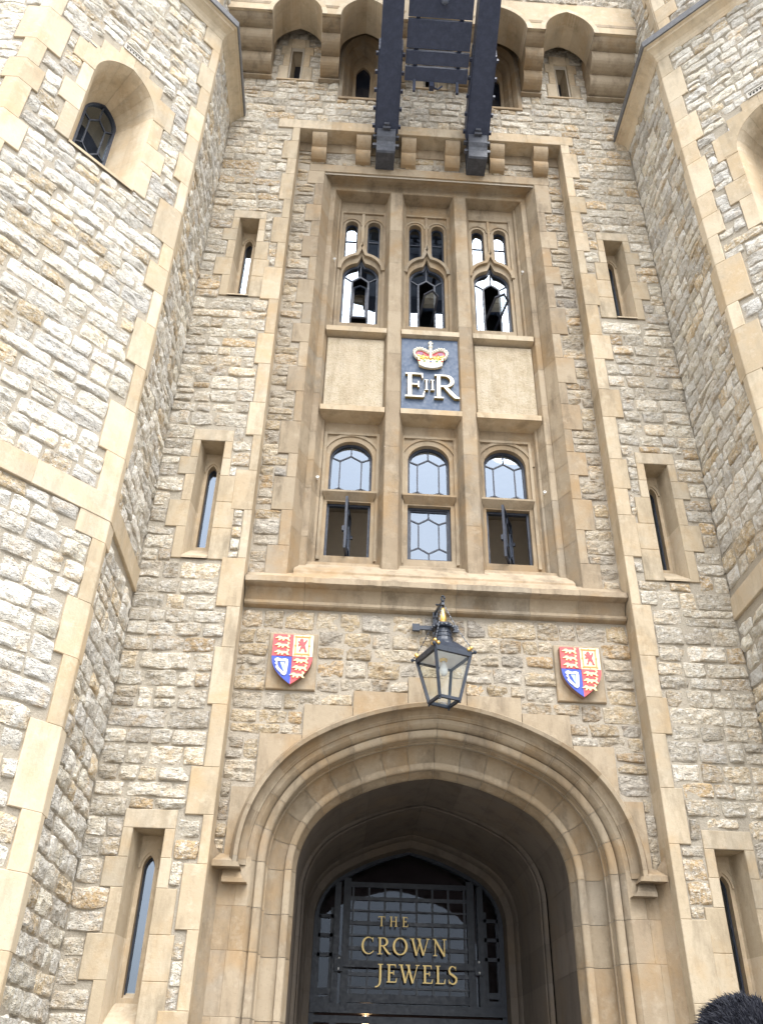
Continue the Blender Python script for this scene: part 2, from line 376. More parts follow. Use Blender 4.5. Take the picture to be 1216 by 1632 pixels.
# ------------------------------------------------------------------ arches
class Arch:
    def __init__(s, a, zs, rise, k=.5, th=60, x=0):
        s.a, s.zs, s.x = a, zs, x
        if rise >= .95*a:                                        # two-centred pointed arch
            s.r1 = s.r2 = (a*a+rise*rise)/(2*a); s.c1 = s.c2 = (-a+s.r1, zs); s.th = math.atan2(rise, s.r1-a)*.5; return
        s.r1 = k*a; s.c1 = (-a+s.r1, zs); A = (0, zs+rise)
        while True:
            t = R(th); d = (math.cos(t), -math.sin(t)); J = (s.c1[0]-s.r1*d[0], s.c1[1]-s.r1*d[1])
            v = (J[0]-A[0], J[1]-A[1]); dot = v[0]*d[0]+v[1]*d[1]
            if dot < -.004*a or th < 3: break
            th -= 1
        s.th = R(th); s.r2 = -(v[0]**2+v[1]**2)/(2*dot); s.c2 = (J[0]+s.r2*d[0], J[1]+s.r2*d[1])
    def low(s, f, dl=0):
        t = f*s.th; return (s.x+s.c1[0]-(s.r1+dl)*math.cos(t), s.c1[1]+(s.r1+dl)*math.sin(t))
    def upp(s, f, dl=0):
        r = s.r2+dl; t1 = math.acos(max(-1, min(1, s.c2[0]/r))); t = s.th+(t1-s.th)*f
        return (s.x+s.c2[0]-r*math.cos(t), s.c2[1]+r*math.sin(t))
    def half(s, dl=0, nl=7, nu=7, z0=None):
        p = [] if z0 is None else [(s.x-s.a-dl, z0)]
        p += [s.low(i/nl, dl) for i in range(nl)]+[s.upp(i/nu, dl) for i in range(nu+1)]; return p
    def full(s, dl=0, nl=7, nu=7, z0=None):
        h = s.half(dl, nl, nu, z0); return h+[(2*s.x-p[0], p[1]) for p in reversed(h[:-1])]
def sweep(mb, arch, prof, pieces, gap=.004, tints=None, mirror=True, raw=False):
    # pieces: list of (kind, f0, f1, n); profile [(delta, y)]
    if gap and not raw: sweep(mb, arch, [(d+.004, y+.01) for d, y in prof], pieces, 0, lambda: (.15, .1, 0), mirror, True)
    for kind, f0, f1, n in pieces:
        for sg in ((1, -1) if mirror else (1,)):
            V = []; pc = []
            for dl, y in prof:
                row = []
                for i in range(n+1):
                    f = f0+(f1-f0)*i/n
                    p = (arch.x-arch.a-dl, f) if kind == 'J' else (arch.low(f, dl) if kind == 'L' else arch.upp(f, dl))
                    row.append(p)
                if gap:
                    for a, b in ((0, 1), (-1, -2)):
                        q0, q1 = row[a], row[b]; L = math.hypot(q1[0]-q0[0], q1[1]-q0[1])
                        row[a] = (q0[0]+(q1[0]-q0[0])*gap/L, q0[1]+(q1[1]-q0[1])*gap/L)
                V += [(arch.x+sg*(p[0]-arch.x), y, p[1]) for p in row]
            mb.grid(V, len(prof), n+1, tints() if tints else T())

# ================================================================== GROUND
gm = mat('paving', (.27, .25, .22), .9); k = NB(gm)
br = k.n('ShaderNodeTexBrick', Vector=k.co, Color1=V4(.17, .16, .148), Color2=V4(.22, .205, .185), Mortar=V4(.15, .14, .13), Scale=1.0)
br.inputs['Mortar Size'].default_value = .012; br.inputs['Brick Width'].default_value = .7; br.inputs['Row Height'].default_value = .45
k.inp(k.b, 'Base_Color', k.mix(k.mr(k.noise(3, 5), .4, .7, 0, .5), br.outputs['Color'], V4(.13, .125, .115))); k.inp(k.b, 'Normal', k.bump(k.noise(20, 5), .3, .02))
g = MB(); g.add([(-900, -900, 0), (900, -900, 0), (900, 900, 0), (-900, 900, 0)], [(0, 1, 2, 3)])
tag(g.build('ground', gm), 'grey stone paving in front of the castle entrance', 'ground', kind='structure')

# ================================================================== GATEHOUSE
GH = thing('gatehouse', 'tall stone entrance front with mullioned windows, pointed doorway and corbelled parapet between two towers', 'building')
YP = .30                                                      # depth of the recessed centre panel
SLITS = [(sx*3.17, zb) for zb in (2.13, 7.46, 12.38) for sx in (-1, 1)]
SH, SHW = 1.94, .17
slit_rects = []
def slit_blocks(seed):
    rg = random.Random(seed); B = []; side = ((.13, .30), (.28, .40), (.13, .22), (.24, .12), (.11, .11)); z = 0
    hs_ = (.48, .42, .44, .30, .30)
    for (a, b), h_ in zip(side, hs_):
        B.append((-SHW-a, -SHW, z, z+h_)); B.append((SHW, SHW+(b if b < .3 else .26), z, z+h_)); z += h_
    B.append((-SHW-.11, SHW+.11, SH, SH+.2)); return B
SB = slit_blocks(3)
for x, zb in SLITS:
    sg = 1 if x < 0 else -1
    for b in SB:
        a0, a1 = (b[0], b[1]) if sg > 0 else (-b[1], -b[0]); slit_rects.append((x+a0, x+a1, zb+b[2], zb+b[3]))
    slit_rects.append((x-SHW, x+SHW, zb, zb+SH))
ql = quoin_rects(-2.5, -1, 0, 17.07, 4, ws=.15, wl=.27, h=(.45, .8)); qr = quoin_rects(2.5, 1, 0, 17.07, 5, ws=.16, wl=.28, h=(.45, .8))
lint = (-2.92, 2.75, 17.07, 17.34)
# upper openings under the parapet
USL = [(-2.75, 18.75), (0, 18.75), (2.75, 18.75)]; LAN = [-1.37, 1.37]
up_rects = []
for x, zb in USL:
    up_rects += [(x-.34, x+.34, zb-.02, zb+.45), (x-.27, x+.27, zb+.45, zb+.9), (x-.33, x+.33, zb+.9, zb+1.2), (x-.22, x+.22, zb+1.2, zb+1.5)]
for x in LAN: up_rects += [(x-.47, x+.47, 18.16, 21.2)]
XI = 3.85; ZT = 21.6
ex = ql+qr+slit_rects+[lint]+up_rects
for sg in (-1, 1):
    a, b = (-XI, -2.5) if sg < 0 else (2.5, XI)
    st = MB(); bk = MB(); rubble(st, (0, 0, 0), (1, 0, 0), (0, -1, 0), a, b, 0, 17.34, ex, 20+sg, bulge=.038, rough=.018)
    backing(bk, (0, 0, 0), (1, 0, 0), (0, -1, 0), a, b, 0, 17.34, [(x-SHW-.02, x+SHW+.02, z, z+SH) for x, z in SLITS])
    wall = st.build('rubble_wall', M_STONE3, GH, CRISP); bk.build('mortar_bed', M_MORTAR, wall)
st = MB(); bk = MB()
rubble(st, (0, 0, 0), (1, 0, 0), (0, -1, 0), -4.15, 4.15, 17.34, ZT, ex, 33, bulge=.038, rough=.018)
backing(bk, (0, 0, 0), (1, 0, 0), (0, -1, 0), -4.15, 4.15, 17.34, ZT, [(x-.1, x+.1, z, z+1.05) for x, z in USL]+[(x-.42, x+.42, 18.2, 21.0) for x in LAN])
wall = st.build('rubble_wall', M_STONE3, GH, CRISP); bk.build('mortar_bed', M_MORTAR, wall)

# quoins round the recess and its lintel
for rs, sg in ((ql, -1), (qr, 1)):
    q = MB()
    for x0, x1, z0, z1 in rs: q.blk(x0, x1, z0, z1, -.022, YP+.1, T())
    q.build('recess_quoins', M_ASH_MID, GH)
q = MB(); xs = [-2.92, -1.9, -.95, .05, 1.0, 1.85, 2.75]
for a, b in zip(xs, xs[1:]): q.blk(a, b, 17.07, 17.34, -.022, YP+.25, T())
lintel = q.build('recess_lintel', M_ASH_MID, GH)
# two-roll corbels under the lintel, and the plain course behind them
q = MB()
xs = [-2.5, -1.7, -.85, 0, .9, 1.7, 2.5]
for a, b in zip(xs, xs[1:]): q.blk(a, b, 16.80, 17.07, YP-.02, YP+.2, T(0, .3))
q.build('frieze_course', M_ASH, GH)
def rolls(mb, x0, x1, prof, tints):
    V = [(x, y, z) for y, z in prof for x in (x0+.0, x1)]
    F = [(2*i, 2*i+1, 2*i+3, 2*i+2) for i in range(len(prof)-1)]; n = len(prof)
    F += [tuple(2*i for i in range(n)), tuple(2*i+1 for i in reversed(range(n)))]
    mb.add(V, F, tints)
def rollprof(y0, z0, n, pr, hr, yb):
    # stack of n rounded rolls stepping outward upward; y decreases outwards
    p = [(yb, z0)]
    for i in range(n):
        cz = z0+i*hr; yo = y0-i*pr
        for t in range(7):
            a = math.pi*t/6; p.append((yo-pr*math.sin(a*.5)**1.0 if t < 4 else yo-pr*math.sin(math.pi*3/12)-pr*.3*math.sin((t-3)/3*math.pi/2), cz+hr*(1-math.cos(a))/2*.97))
    p.append((yb, z0+n*hr)); return p
cp_ = None
for i, x in enumerate((-2.12, -1.28, -.42, .42, 1.28, 2.12)):
    if cp_ is None:
        q = MB(); rolls(q, -.14, .14, [(YP, -.60)]+[(y0+(y1-y0)*i/8-.06*math.sin(math.pi*i/8)**.7, z0+(z1-z0)*i/8-.018*math.sin(math.pi*i/8)) for (y0, z0), (y1, z1) in (((.22, -.59), (.15, -.31)), ((.15, -.31), (.03, 0))) for i in range(9)]+[(YP, 0)], (.55, .55, .5))
        cp_ = q.build('lintel_corbel', M_ASH, GH); c = cp_
    else: c = cp_.copy(); col.objects.link(c)
    c.location = (x, 0, 17.067)

# recessed panel: rubble at the sides of the window and below the string course
AR = Arch(1.60, 3.85, 1.18, .6, 60)
sr = []                                                       # window surround blocks
for sg in (-1, 1):
    z = 7.36; kx = 0; rg = random.Random(6+sg)
    while z < 16.2:
        h_ = rg.uniform(.42, .62)
        if 16.2-(z+h_) < .3: h_ = 16.2-z
        xo = (2.12 if kx % 2 else 2.27)+rg.uniform(-.02, .02); kx += 1
        sr.append((*sorted((sg*1.98, sg*xo)), z, z+h_)); z += h_
sr.append((-2.27, 2.27, 16.2, 16.42))
vou = [(.36, 6.07), (1.03, 5.86), (1.62, 5.66), (2.12, 5.28), (2.38, 4.64)]
shp = [(sx*1.81-.31, sx*1.81+.31, 5.83, 6.60) for sx in (-1, 1)]
ex2 = sr+[(-1.98, 1.98, 7.3, 16.3), (-2.5, 2.5, 16.80, 17.1), (-2.5, 2.5, 6.93, 7.37), (-2.5, -2.06, 0, 3.88), (2.06, 2.5, 0, 3.88)]+shp
a = 0
for xo, zt in vou: ex2 += [(-xo, xo, 3.8, zt)]
ex2.append((-2.2, 2.2, 0, 4.7))
st = MB(); bk = MB()
O2 = (0, YP, 0)
for i, (a, b) in enumerate(((-2.5, -1.98), (1.98, 2.5))):
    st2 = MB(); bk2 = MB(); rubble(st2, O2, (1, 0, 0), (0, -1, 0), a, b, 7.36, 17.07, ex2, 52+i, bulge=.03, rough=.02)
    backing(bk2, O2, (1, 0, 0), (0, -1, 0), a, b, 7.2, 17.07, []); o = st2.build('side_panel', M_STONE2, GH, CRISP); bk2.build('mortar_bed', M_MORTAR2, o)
rubble(st, O2, (1, 0, 0), (0, -1, 0), -2.5, 2.5, 3.88, 6.94, ex2, 51, bulge=.024, rough=.02)
st2 = MB(); rubble(st2, O2, (1, 0, 0), (0, -1, 0), -1.98, 1.98, 16.42, 16.80, [], 56, bulge=.024, rough=.02); o = st2.build('head_panel', M_STONE2, GH, CRISP)
bk2 = MB(); backing(bk2, O2, (1, 0, 0), (0, -1, 0), -1.98, 1.98, 16.15, 17.07, []); bk2.build('mortar_bed', M_MORTAR2, o)
backing(bk, O2, (1, 0, 0), (0, -1, 0), -2.5, 2.5, 5.7, 7.25, [])
ho = AR.full(.50, z0=3.0)
bk.prism([(-2.5, 5.7)]+[(-2.5, 3.0)]+ho+[(2.5, 3.0), (2.5, 5.7)], YP+.006, YP+.05)
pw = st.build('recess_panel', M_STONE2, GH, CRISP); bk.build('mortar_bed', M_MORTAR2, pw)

# ---- doorway arch: stepped mouldings swept along a four-centred arch
arch_mb = MB(); bed = MB()
jz = [0, .55, 1.15, 1.75, 2.35, 2.95, 3.38, 3.85]
pieces = [('J', a, b, 1) for a, b in zip(jz, jz[1:])]+[('L', i/4, (i+1)/4, 4) for i in range(4)]+[('U', i/4, (i+1)/4, 4) for i in range(4)]
def arc_y(d0, y0, d1, y1, b, n=5):
    out = []
    for i in range(n+1):
        f = i/n; nx, ny = (y1-y0), -(d1-d0); bb = b*math.sin(math.pi*f); out.append((d0+(d1-d0)*f+nx*bb, y0+(y1-y0)*f+ny*bb))
    return out
prof = [(-.0, .97), (0, .88), (.035, .83), (.04, .80)]+arc_y(.045, .79, .118, .70, .42)+[(.124, .745)]+arc_y(.13, .76, .30, .53, -.42, 8)+[(.318, .53), (.325, .47)]+arc_y(.33, .46, .41, .36, .38)+[(.414, .40), (.425, .40), (.44, .33), (.475, YP), (.535, YP+.001)]
sweep(arch_mb, AR, prof, pieces, .003, raw=True)
sweep(bed, AR, [(d+.002, y+.012) for d, y in prof], pieces, 0)
dw = arch_mb.build('doorway_arch', M_ASH, GH, True)
m = dw.modifiers.new('edge', 'EDGE_SPLIT'); m.split_angle = R(38)
bed.build('mortar_bed', M_MORTAR2, dw)
# plain jamb ashlar beside the mouldings, up to the hood stops
for sg in (-1, 1):
    q = MB()
    for a, b in zip(jz[:-1], [.55, 1.15, 1.75, 2.35, 2.95, 3.38, 3.88]):
        m_ = 2.27+rng.uniform(-.08, .08)
        for x0, x1 in ((2.072, m_), (m_, 2.5)):
            if sg < 0: x0, x1 = -x1, -x0
            q.blk(x0, x1, a, b, YP-.004, YP+.2, T(), c=.004)
    x0, x1 = sorted((sg*2.43, sg*2.5))                       # chamfered return of the recess jamb
    V = [(sg*2.5, .16, 0), (sg*2.40, YP-.006, 0), (sg*2.40, YP-.006, 3.86), (sg*2.5, .16, 4.02)]
    q.add(V, [(0, 1, 2, 3)], T())
    q.build('jamb_ashlar', M_ASH, GH)
# voussoir blocks outside the hood
q = MB(); hp = AR.half(.56, 14, 14); prev = 0
for i, (xo, zt) in enumerate(vou):
    xin = prev; prev = xo
    for sg in ((-1, 1) if i else (1,)):
        n = 8; x_a, x_b = (-xo, xo) if i == 0 else (xin, xo); bot = []
        for t in range(n+1):
            x = x_a+(x_b-x_a)*t/n; xa = -abs(x)
            if xa <= hp[0][0]: zz = 3.88
            else:
                for p0, p1 in zip(hp, hp[1:]):
                    if p0[0] <= xa <= p1[0]: zz = p0[1]+(p1[1]-p0[1])*(xa-p0[0])/(p1[0]-p0[0]+1e-9); break
                else: zz = hp[-1][1]
            bot.append((sg*x, min(zz, zt-.02)))
        q.prism([(sg*x_b-sg*.004, zt-.004), (sg*x_a+sg*.004, zt-.004)]+[(min(max(p[0], min(sg*x_a, sg*x_b)+.004), max(sg*x_a, sg*x_b)-.004), p[1]) for p in bot], YP-.03, YP+.1, T())
q.build('voussoir_blocks', M_ASH, GH)
# hood mould with returned label stops
q = MB(); hpz = [('L', i/3, (i+1)/3, 5) for i in range(3)]+[('U', i/3, (i+1)/3, 5) for i in range(3)]
hood_prof = [(.525, YP+.01), (.53, YP-.02)]+arc_y(.53, YP-.02, .605, YP-.15, -.35, 6)[1:]+[(.612, YP-.20), (.655, YP-.215), (.70, YP-.12), (.705, YP+.02)]
sweep(q, AR, [(d, y) for d, y in hood_prof], [('J', 3.79, 3.85, 1)]+hpz, .0015)
hm = q.build('hood_mould', M_ASH, GH, True); m = hm.modifiers.new('edge', 'EDGE_SPLIT'); m.split_angle = R(35)
for sg in (-1, 1):
    q = MB(); V = []
    for x, y0, z0, z1, dz in ((2.14, .09, 3.86, 3.93, .10), (2.47, .09, 3.86, 3.93, .0)):
        V.append(x)
    f = lambda x: sg*x
    q.add([(f(2.17), .09, 3.735), (f(2.47), .09, 3.735), (f(2.47), .09, 3.795), (f(2.22), .09, 3.795), (f(2.26), YP, 3.91), (f(2.42), YP, 3.91), (f(2.47), YP, 3.735), (f(2.17), YP, 3.735)],
          [(0, 1, 2, 3), (3, 2, 5, 4), (1, 6, 5, 2), (0, 7, 6, 1), (0, 3, 4, 7)], T())
    q.add([(f(2.09), .17, 3.595), (f(2.36), .17, 3.595), (f(2.36), .17, 3.635), (f(2.14), .17, 3.635), (f(2.19), .235, 3.735), (f(2.36), .235, 3.735), (f(2.36), YP, 3.595), (f(2.09), YP, 3.595)],
          [(0, 1, 2, 3), (3, 2, 5, 4), (0, 7, 6, 1), (1, 6, 5, 2)], T())
    q.build('label_stop', M_ASH, hm)
# entrance passage behind the arch
q = MB()
pp = [('J', a, b, 1) for a, b in zip(jz, jz[1:])]+[('L', i/2, (i+1)/2, 5) for i in range(2)]+[('U', i/3, (i+1)/3, 4) for i in range(3)]
AR2 = Arch(1.60, 3.88, 1.24, .6, 60)
sweep(q, AR, [(.10, .9), (.10, 2.4)], pp, 0); sweep(q, AR, [(.0, .97), (.0, 2.12)], pp, .002)
jz2 = jz[:-1]+[3.88]; pp2 = [('J', a, b, 1) for a, b in zip(jz2, jz2[1:])]+pp[len(jz)-1:]
sweep(q, AR2, [(.16, 2.0), (.16, 4.5), (-.3, 4.55)], pp2, 0)
sweep(q, AR2, [(.0, 2.2), (-.07, 2.28), (-.07, 3.78)], pp2, .003)
sweep(q, AR2, [(-.06, 2.23), (-.06, 3.80)], pp2, 0)
sweep(q, AR2, [(-.07, 3.78), (-.10, 3.82), (-.10, 4.0), (-.19, 4.06), (-.19, 4.44)], pp2, .003)
sweep(q, AR2, [(-.085, 3.80), (-.085, 4.02), (-.175, 4.08), (-.175, 4.44)], pp2, 0)
ps = q.build('entrance_passage', M_ASH_SHADED, GH, True); m = ps.modifiers.new('edge', 'EDGE_SPLIT'); m.split_angle = R(38)

# ---- entrance screen (metal and glass) at the back of the passage
YS = 4.42; AS = Arch(1.41, 3.98, .99, .45, 60)
q = MB()
def ring(mb, A, d0, d1, y0, y1, z0, tint=(.5, .5, 0)):
    o, i_ = A.full(d0, z0=z0), A.full(d1, z0=z0); n = len(o)
    V = [(p[0], y0, p[1]) for p in o]+[(p[0], y0, p[1]) for p in i_]+[(p[0], y1, p[1]) for p in i_]+[(p[0], y1, p[1]) for p in o]
    F = [(a*n+j, a*n+j+1, ((a+1) % 4)*n+j+1, ((a+1) % 4)*n+j) for a in range(4) for j in range(n-1)]; mb.add(V, F, tint)
ring(q, AS, .02, -.07, YS-.06, YS+.06, 0)
q.box(-1.4, 1.4, YS-.10, YS+.06, 2.72, 2.84)                  # transom
q.box(-1.35, 1.35, YS-.05, YS+.05, 2.60, 2.69)
for sx in (-1, 1):
    q.box(sx*1.07-.045, sx*1.07+.045, YS-.09, YS+.05, 2.84, 4.45)
    q.box(sx*.93-.055, sx*.93+.055, YS-.06, YS+.05, 2.84, 4.52)
    q.box(sx*1.07-.05, sx*1.07+.05, YS-.08, YS+.05, 0, 2.6)
    q.box(sx*1.02-.06, sx*1.02+.06, YS-.13, YS-.09, 3.24, 3.44)    # sign brackets
    for z_ in (3.46, 3.72, 3.98): q.box(*sorted((sx*1.12, sx*1.36)), YS-.04, YS+.03, z_-.025, z_+.025)
    for z_ in (2.95, 2.84): q.box(*sorted((sx*1.12, sx*1.36)), YS-.045, YS+.03, z_-.0, z_+.08)
    q.box(sx*1.14-.025, sx*1.14+.025, YS-.04, YS+.03, 2.9, 4.1); q.box(sx*1.33-.025, sx*1.33+.025, YS-.04, YS+.03, 2.9, 4.0)
q.box(-.88, .88, YS-.05, YS+.05, 2.86, 2.97); q.box(-.88, .88, YS-.04, YS+.04, 4.40, 4.47)
q.box(-1.0, 1.0, YS-.115, YS-.075, 3.30, 3.38)                # sign rail
M_DOOR = painted('dark_door_paint', (.012, .018, .030), .42)
scr = q.build('entrance_screen', M_DOOR, GH)
for sx in (-1, 1):
    for z_ in (3.27, 3.41):
        q = MB(); q.lathe([(0, -.03), (.012, -.025), (.016, 0)], (sx*1.02, YS-.128, z_), 8, axis='y'); q.build('screen_bolt', M_WHITE, scr)
q = MB()
for i in range(8):
    x = -.84+.24*i; q.box(x-.014, x+.014, YS-.022, YS-.002, 2.9, 4.45)
for j in range(9):
    z_ = 3.05+.17*j; q.box(-.9, .9, YS-.036, YS-.022, z_-(.026 if j % 2 else .012), z_+(.026 if j % 2 else .012))
q.build('window_grille', M_LAMP, scr)
q = MB(); q.prism(AS.full(-.03, z0=2.84), YS+.0, YS+.012); q.build('pane', M_GLASS_DOOR, scr)
q = MB(); q.box(-1.9, 1.9, 7.2, 7.3, 0, 5.2); q.box(-1.9, -1.85, 4.6, 7.2, 0, 5.2); q.box(1.85, 1.9, 4.6, 7.2, 0, 5.2); q.box(-1.85, 1.85, 4.6, 7.2, 5.1, 5.2)
q.box(-1.85, 1.85, 5.2, 5.25, 2.95, 5.1, (.5, .5, 0))
q.build('lobby_wall', painted('lobby_dark_red', (.12, .085, .085), .8, .2), GH)

# ---- string course / window sill between doorway and window
q = MB(); xs = [-2.49, -1.72, -.72, .25, 1.22, 1.86, 2.49]; rg = random.Random(9)
for a, b in zip(xs, xs[1:]):
    n = 14; Vr = []
    for i in range(n+1):
        x = a+.002+(b-a-.004)*i/n; ch = .016*max(0, vnoise(np.array([x*6, 3.3, 1.1]))); c2 = .02*max(0, vnoise(np.array([x*9, 7.3, 4.1])))
        pr = [(YP+.02, 7.50), (.16, 7.345-ch), (.10, 7.325-ch), (.055, 7.30-ch), (.05+c2*.6, 7.215+c2), (.075, 7.205), (.17, 7.195), (.215, 7.15), (.24, 7.07), (.245, 7.035), (.22, 7.03), (.205, 7.015), (.205, 6.985), (.22, 6.965), (.26, 6.955), (YP+.02, 6.95)]
        Vr += [(x, y, z) for y, z in pr]
    q.grid(Vr, n+1, 16, T())
so = q.build('string_course', M_ASH, GH, True); m = so.modifiers.new('edge', 'EDGE_SPLIT'); m.split_angle = R(32)

# ================================================================== GREAT WINDOW
YM, YT, YG = .60, .82, .93
q = MB()
for x0, x1, z0, z1 in sr: q.blk(x0, x1, z0, z1, YP-.02, YP+.12, T())
# splayed, stepped jambs and head of the window recess
jp = [(1.98, YP-.016), (1.855, .52), (1.855, .545), (1.84, .55), (1.77, .55), (1.755, .565), (1.755, .60), (1.69, .72), (1.69, .74), (1.655, .755), (1.635, YT)]
zj = [7.4]; rg = random.Random(2)
while zj[-1] < 15.6: zj.append(zj[-1]+rg.uniform(.5, .85))
zj[-1] = 16.06
for sg in (-1, 1):
    for a, b in zip(zj, zj[1:]):
        tt = T()
        for (x0, y0), (x1, y1) in zip(jp, jp[1:]):
            ztop = lambda x: b-.003 if b < 16.0 else float(np.interp(x, [1.6, 1.755, 1.77, 1.84, 1.855, 1.98], [16.045, 16.045, 16.06, 16.20, 16.215, 16.2]))
            q.add([(sg*x0, y0, a+.003), (sg*x1, y1, a+.003), (sg*x1, y1, ztop(x1)), (sg*x0, y0, ztop(x0))], [(0, 1, 2, 3)], tt)
            q.add([(sg*(x0+.006), y0+.006, a-.01), (sg*(x1+.006), y1+.006, a-.01), (sg*(x1+.006), y1+.006, ztop(x1)+.01), (sg*(x0+.006), y0+.006, ztop(x0)+.01)], [(0, 1, 2, 3)], (.15, .1, 0))
hd = [(1.98, YP-.016, 16.2), (1.855, .52, 16.215), (1.855, .545, 16.215), (1.84, .55, 16.20), (1.77, .55, 16.06), (1.755, .565, 16.045), (1.75, YT+.01, 16.045)]
xs = [-1.98, -1.1, -.2, .75, 1.3, 1.98]
for a, b in zip(xs, xs[1:]):
    tt = T()
    for (h0, y0, z0), (h1, y1, z1) in zip(hd, hd[1:]):
        cl = lambda x, h: max(-h, min(h, x))
        q.add([(cl(a, h0), y0, z0), (cl(b, h0), y0, z0), (cl(b, h1), y1, z1), (cl(a, h1), y1, z1)], [(0, 1, 2, 3)], tt)
GW = q.build('great_window', M_ASH, GH)
q = MB()
for sg in (-1, 1): q.box(*sorted((sg*1.885, sg*2.1)), .475, .92, 7.4, 16.7)
q.box(-1.88, 1.88, .50, .92, 16.235, 16.7); q.build('backing_masonry', M_MORTAR2, GW)
# mullions (splayed), with base stops
for xc in (-.605, .59):
    q = MB(); zb = 7.72
    while zb < 16.04:
        zt = min(16.06, zb+rng.uniform(.8, 1.4))
        if 16.06-zt < .5: zt = 16.06
        tt = T(); F = [(0, 1, 5, 4), (1, 2, 6, 5), (2, 3, 7, 6)]
        pr = [(-.205, YT), (-.165, .75), (-.16, .70), (-.118, YM-.035), (-.105, YM-.055), (.105, YM-.055), (.118, YM-.035), (.16, .70), (.165, .75), (.205, YT)]
        V = [(xc+a, y, z) for a, y in pr for z in (zb+.002, zt-.002)]
        q.add(V, [(2*i, 2*i+2, 2*i+3, 2*i+1) for i in range(len(pr)-1)], tt); zb = zt
    q.box(xc-.125, xc+.125, YM-.07, YM+.1, 7.60, 7.72, T()); q.box(xc-.095, xc+.095, YM-.045, YT+.05, 7.7, 16.05, (.15, .1, 0))
    q.build('mullion', M_ASH, GW)
# ledges
BAYS = [(-1.735, -.725), (-.485, .485), (.71, 1.735)]; LX = [(-1.535, -.885), (-.34, .30), (.83, 1.48)]
for z0, z1 in ((12.28, 12.41), (10.555, 10.68)):
    for a, b in BAYS:
        q = MB(); t_ = .004
        q.add([(a+t_, .53, z0+.015), (b-t_, .53, z0+.015), (b-t_, .53, z1-.01), (a+t_, .53, z1-.01), (a+t_, YT, z1+.05), (b-t_, YT, z1+.05), (b-t_, YT, z0-.02), (a+t_, YT, z0-.02)],
              [(0, 1, 2, 3), (3, 2, 5, 4), (0, 7, 6, 1), (1, 6, 5, 2), (0, 3, 4, 7)], T(.5, 1)); q.build('stone_ledge', M_ASH_MID, GW)
for a, b in (BAYS[0], BAYS[2]):
    q = MB(); q.blk(a+.035, b-.03, 10.73, 12.23, .64, YT, T(), .012); q.build('infill_panel', M_PIT, GW)
q = MB(); q.box(-1.74, 1.74, .735, .80, 10.6, 12.35); q.build('panel_backing', M_LEAD, GW)
# sill slope under the lower lights
q = MB()
for a, b in ((-1.90, -.74), (-.74, .47), (.47, 1.90)):
    q.add([(a, .17, 7.355), (b, .17, 7.355), (b, .33, 7.52), (a, .33, 7.52)], [(0, 1, 2, 3)], T(.2, .8)); q.add([(a, .33, 7.52), (b, .33, 7.52), (b, .335, 7.555), (a, .335, 7.555)], [(0, 1, 2, 3)], T(.2, .8))
    q.add([(a, .335, 7.555), (b, .335, 7.555), (b, .62, 7.83), (a, .62, 7.83)], [(0, 1, 2, 3)], T(.2, .8)); q.add([(a, .62, 7.83), (b, .62, 7.83), (b, .625, 7.87), (a, .625, 7.87)], [(0, 1, 2, 3)], T(.2, .8))
    q.add([(a, .625, 7.87), (b, .625, 7.87), (b, .93, 8.06), (a, .93, 8.06)], [(0, 1, 2, 3)], T(.2, .8))
q.build('sloping_sill', M_ASH, GW)

def frame_strip(mb, pts, wd, y0, y1, tint=None):
    # closed moulding strip along a polyline in xz, centred, of width wd
    tint = tint or T()
    for p, r_ in zip(pts, pts[1:]): mb.bar((p[0], (y0+y1)/2, p[1]), (r_[0], (y0+y1)/2, r_[1]), wd, y1-y0, side=(0, 1, 0) if False else (p[1]-r_[1], 0, r_[0]-p[0]), tint=tint)
def strip(mb, pts, wd, y0, y1, tint=(.5, .5, 0), closed=False):
    # mitred flat strip
    n = len(pts); L = []; Rr = []
    for i in range(n):
        a = Vector(pts[(i-1) % n] if (closed or i) else pts[0]); b = Vector(pts[(i+1) % n] if (closed or i < n-1) else pts[-1]); p = Vector(pts[i])
        d1 = (p-a).normalized() if (p-a).length > 1e-7 else (b-p).normalized(); d2 = (b-p).normalized() if (b-p).length > 1e-7 else d1
        t = (d1+d2).normalized() if (d1+d2).length > 1e-6 else d1; nrm = Vector((-t.y, t.x)); sc_ = wd/2/max(.4, nrm.dot(Vector((-d2.y, d2.x))))
        L.append(p+nrm*sc_); Rr.append(p-nrm*sc_)
    ring_ = [[(l.x, y1, l.y), (l.x, y0, l.y), (r_.x, y0, r_.y), (r_.x, y1, r_.y)] for l, r_ in zip(L, Rr)]
    if closed: ring_.append(ring_[0])
    mb.grid([p for q_ in ring_ for p in q_], len(ring_), 4, tint)
    if not closed: mb.add(ring_[0], [(0, 1, 2, 3)], tint); mb.add(ring_[-1], [(3, 2, 1, 0)], tint)
def rect(x0, x1, z0, z1): return [(x0, z0), (x1, z0), (x1, z1), (x0, z1)]
def ogee(xc, hw, zs, zb, za, n=8):
    # half ogee from springing (xc-hw, zs) up to apex (xc, za); convex shoulder then concave sweep
    P = []
    for i in range(n+1):
        f = i/n; P.append((xc-hw*math.cos(f*math.pi/2*.86), zs+(zb-zs)*math.sin(f*math.pi/2*.86)/math.sin(math.pi/2*.86)))
    x0 = P[-1][0]; z0 = P[-1][1]
    for i in range(1, n+1):
        f = i/n; P.append((x0+(xc-x0)*f, z0+(za-z0)*(.62*f+.38*f*f)))
    return P
def mir(P, xc): return P+[(2*xc-x, z) for x, z in reversed(P[:-1])]
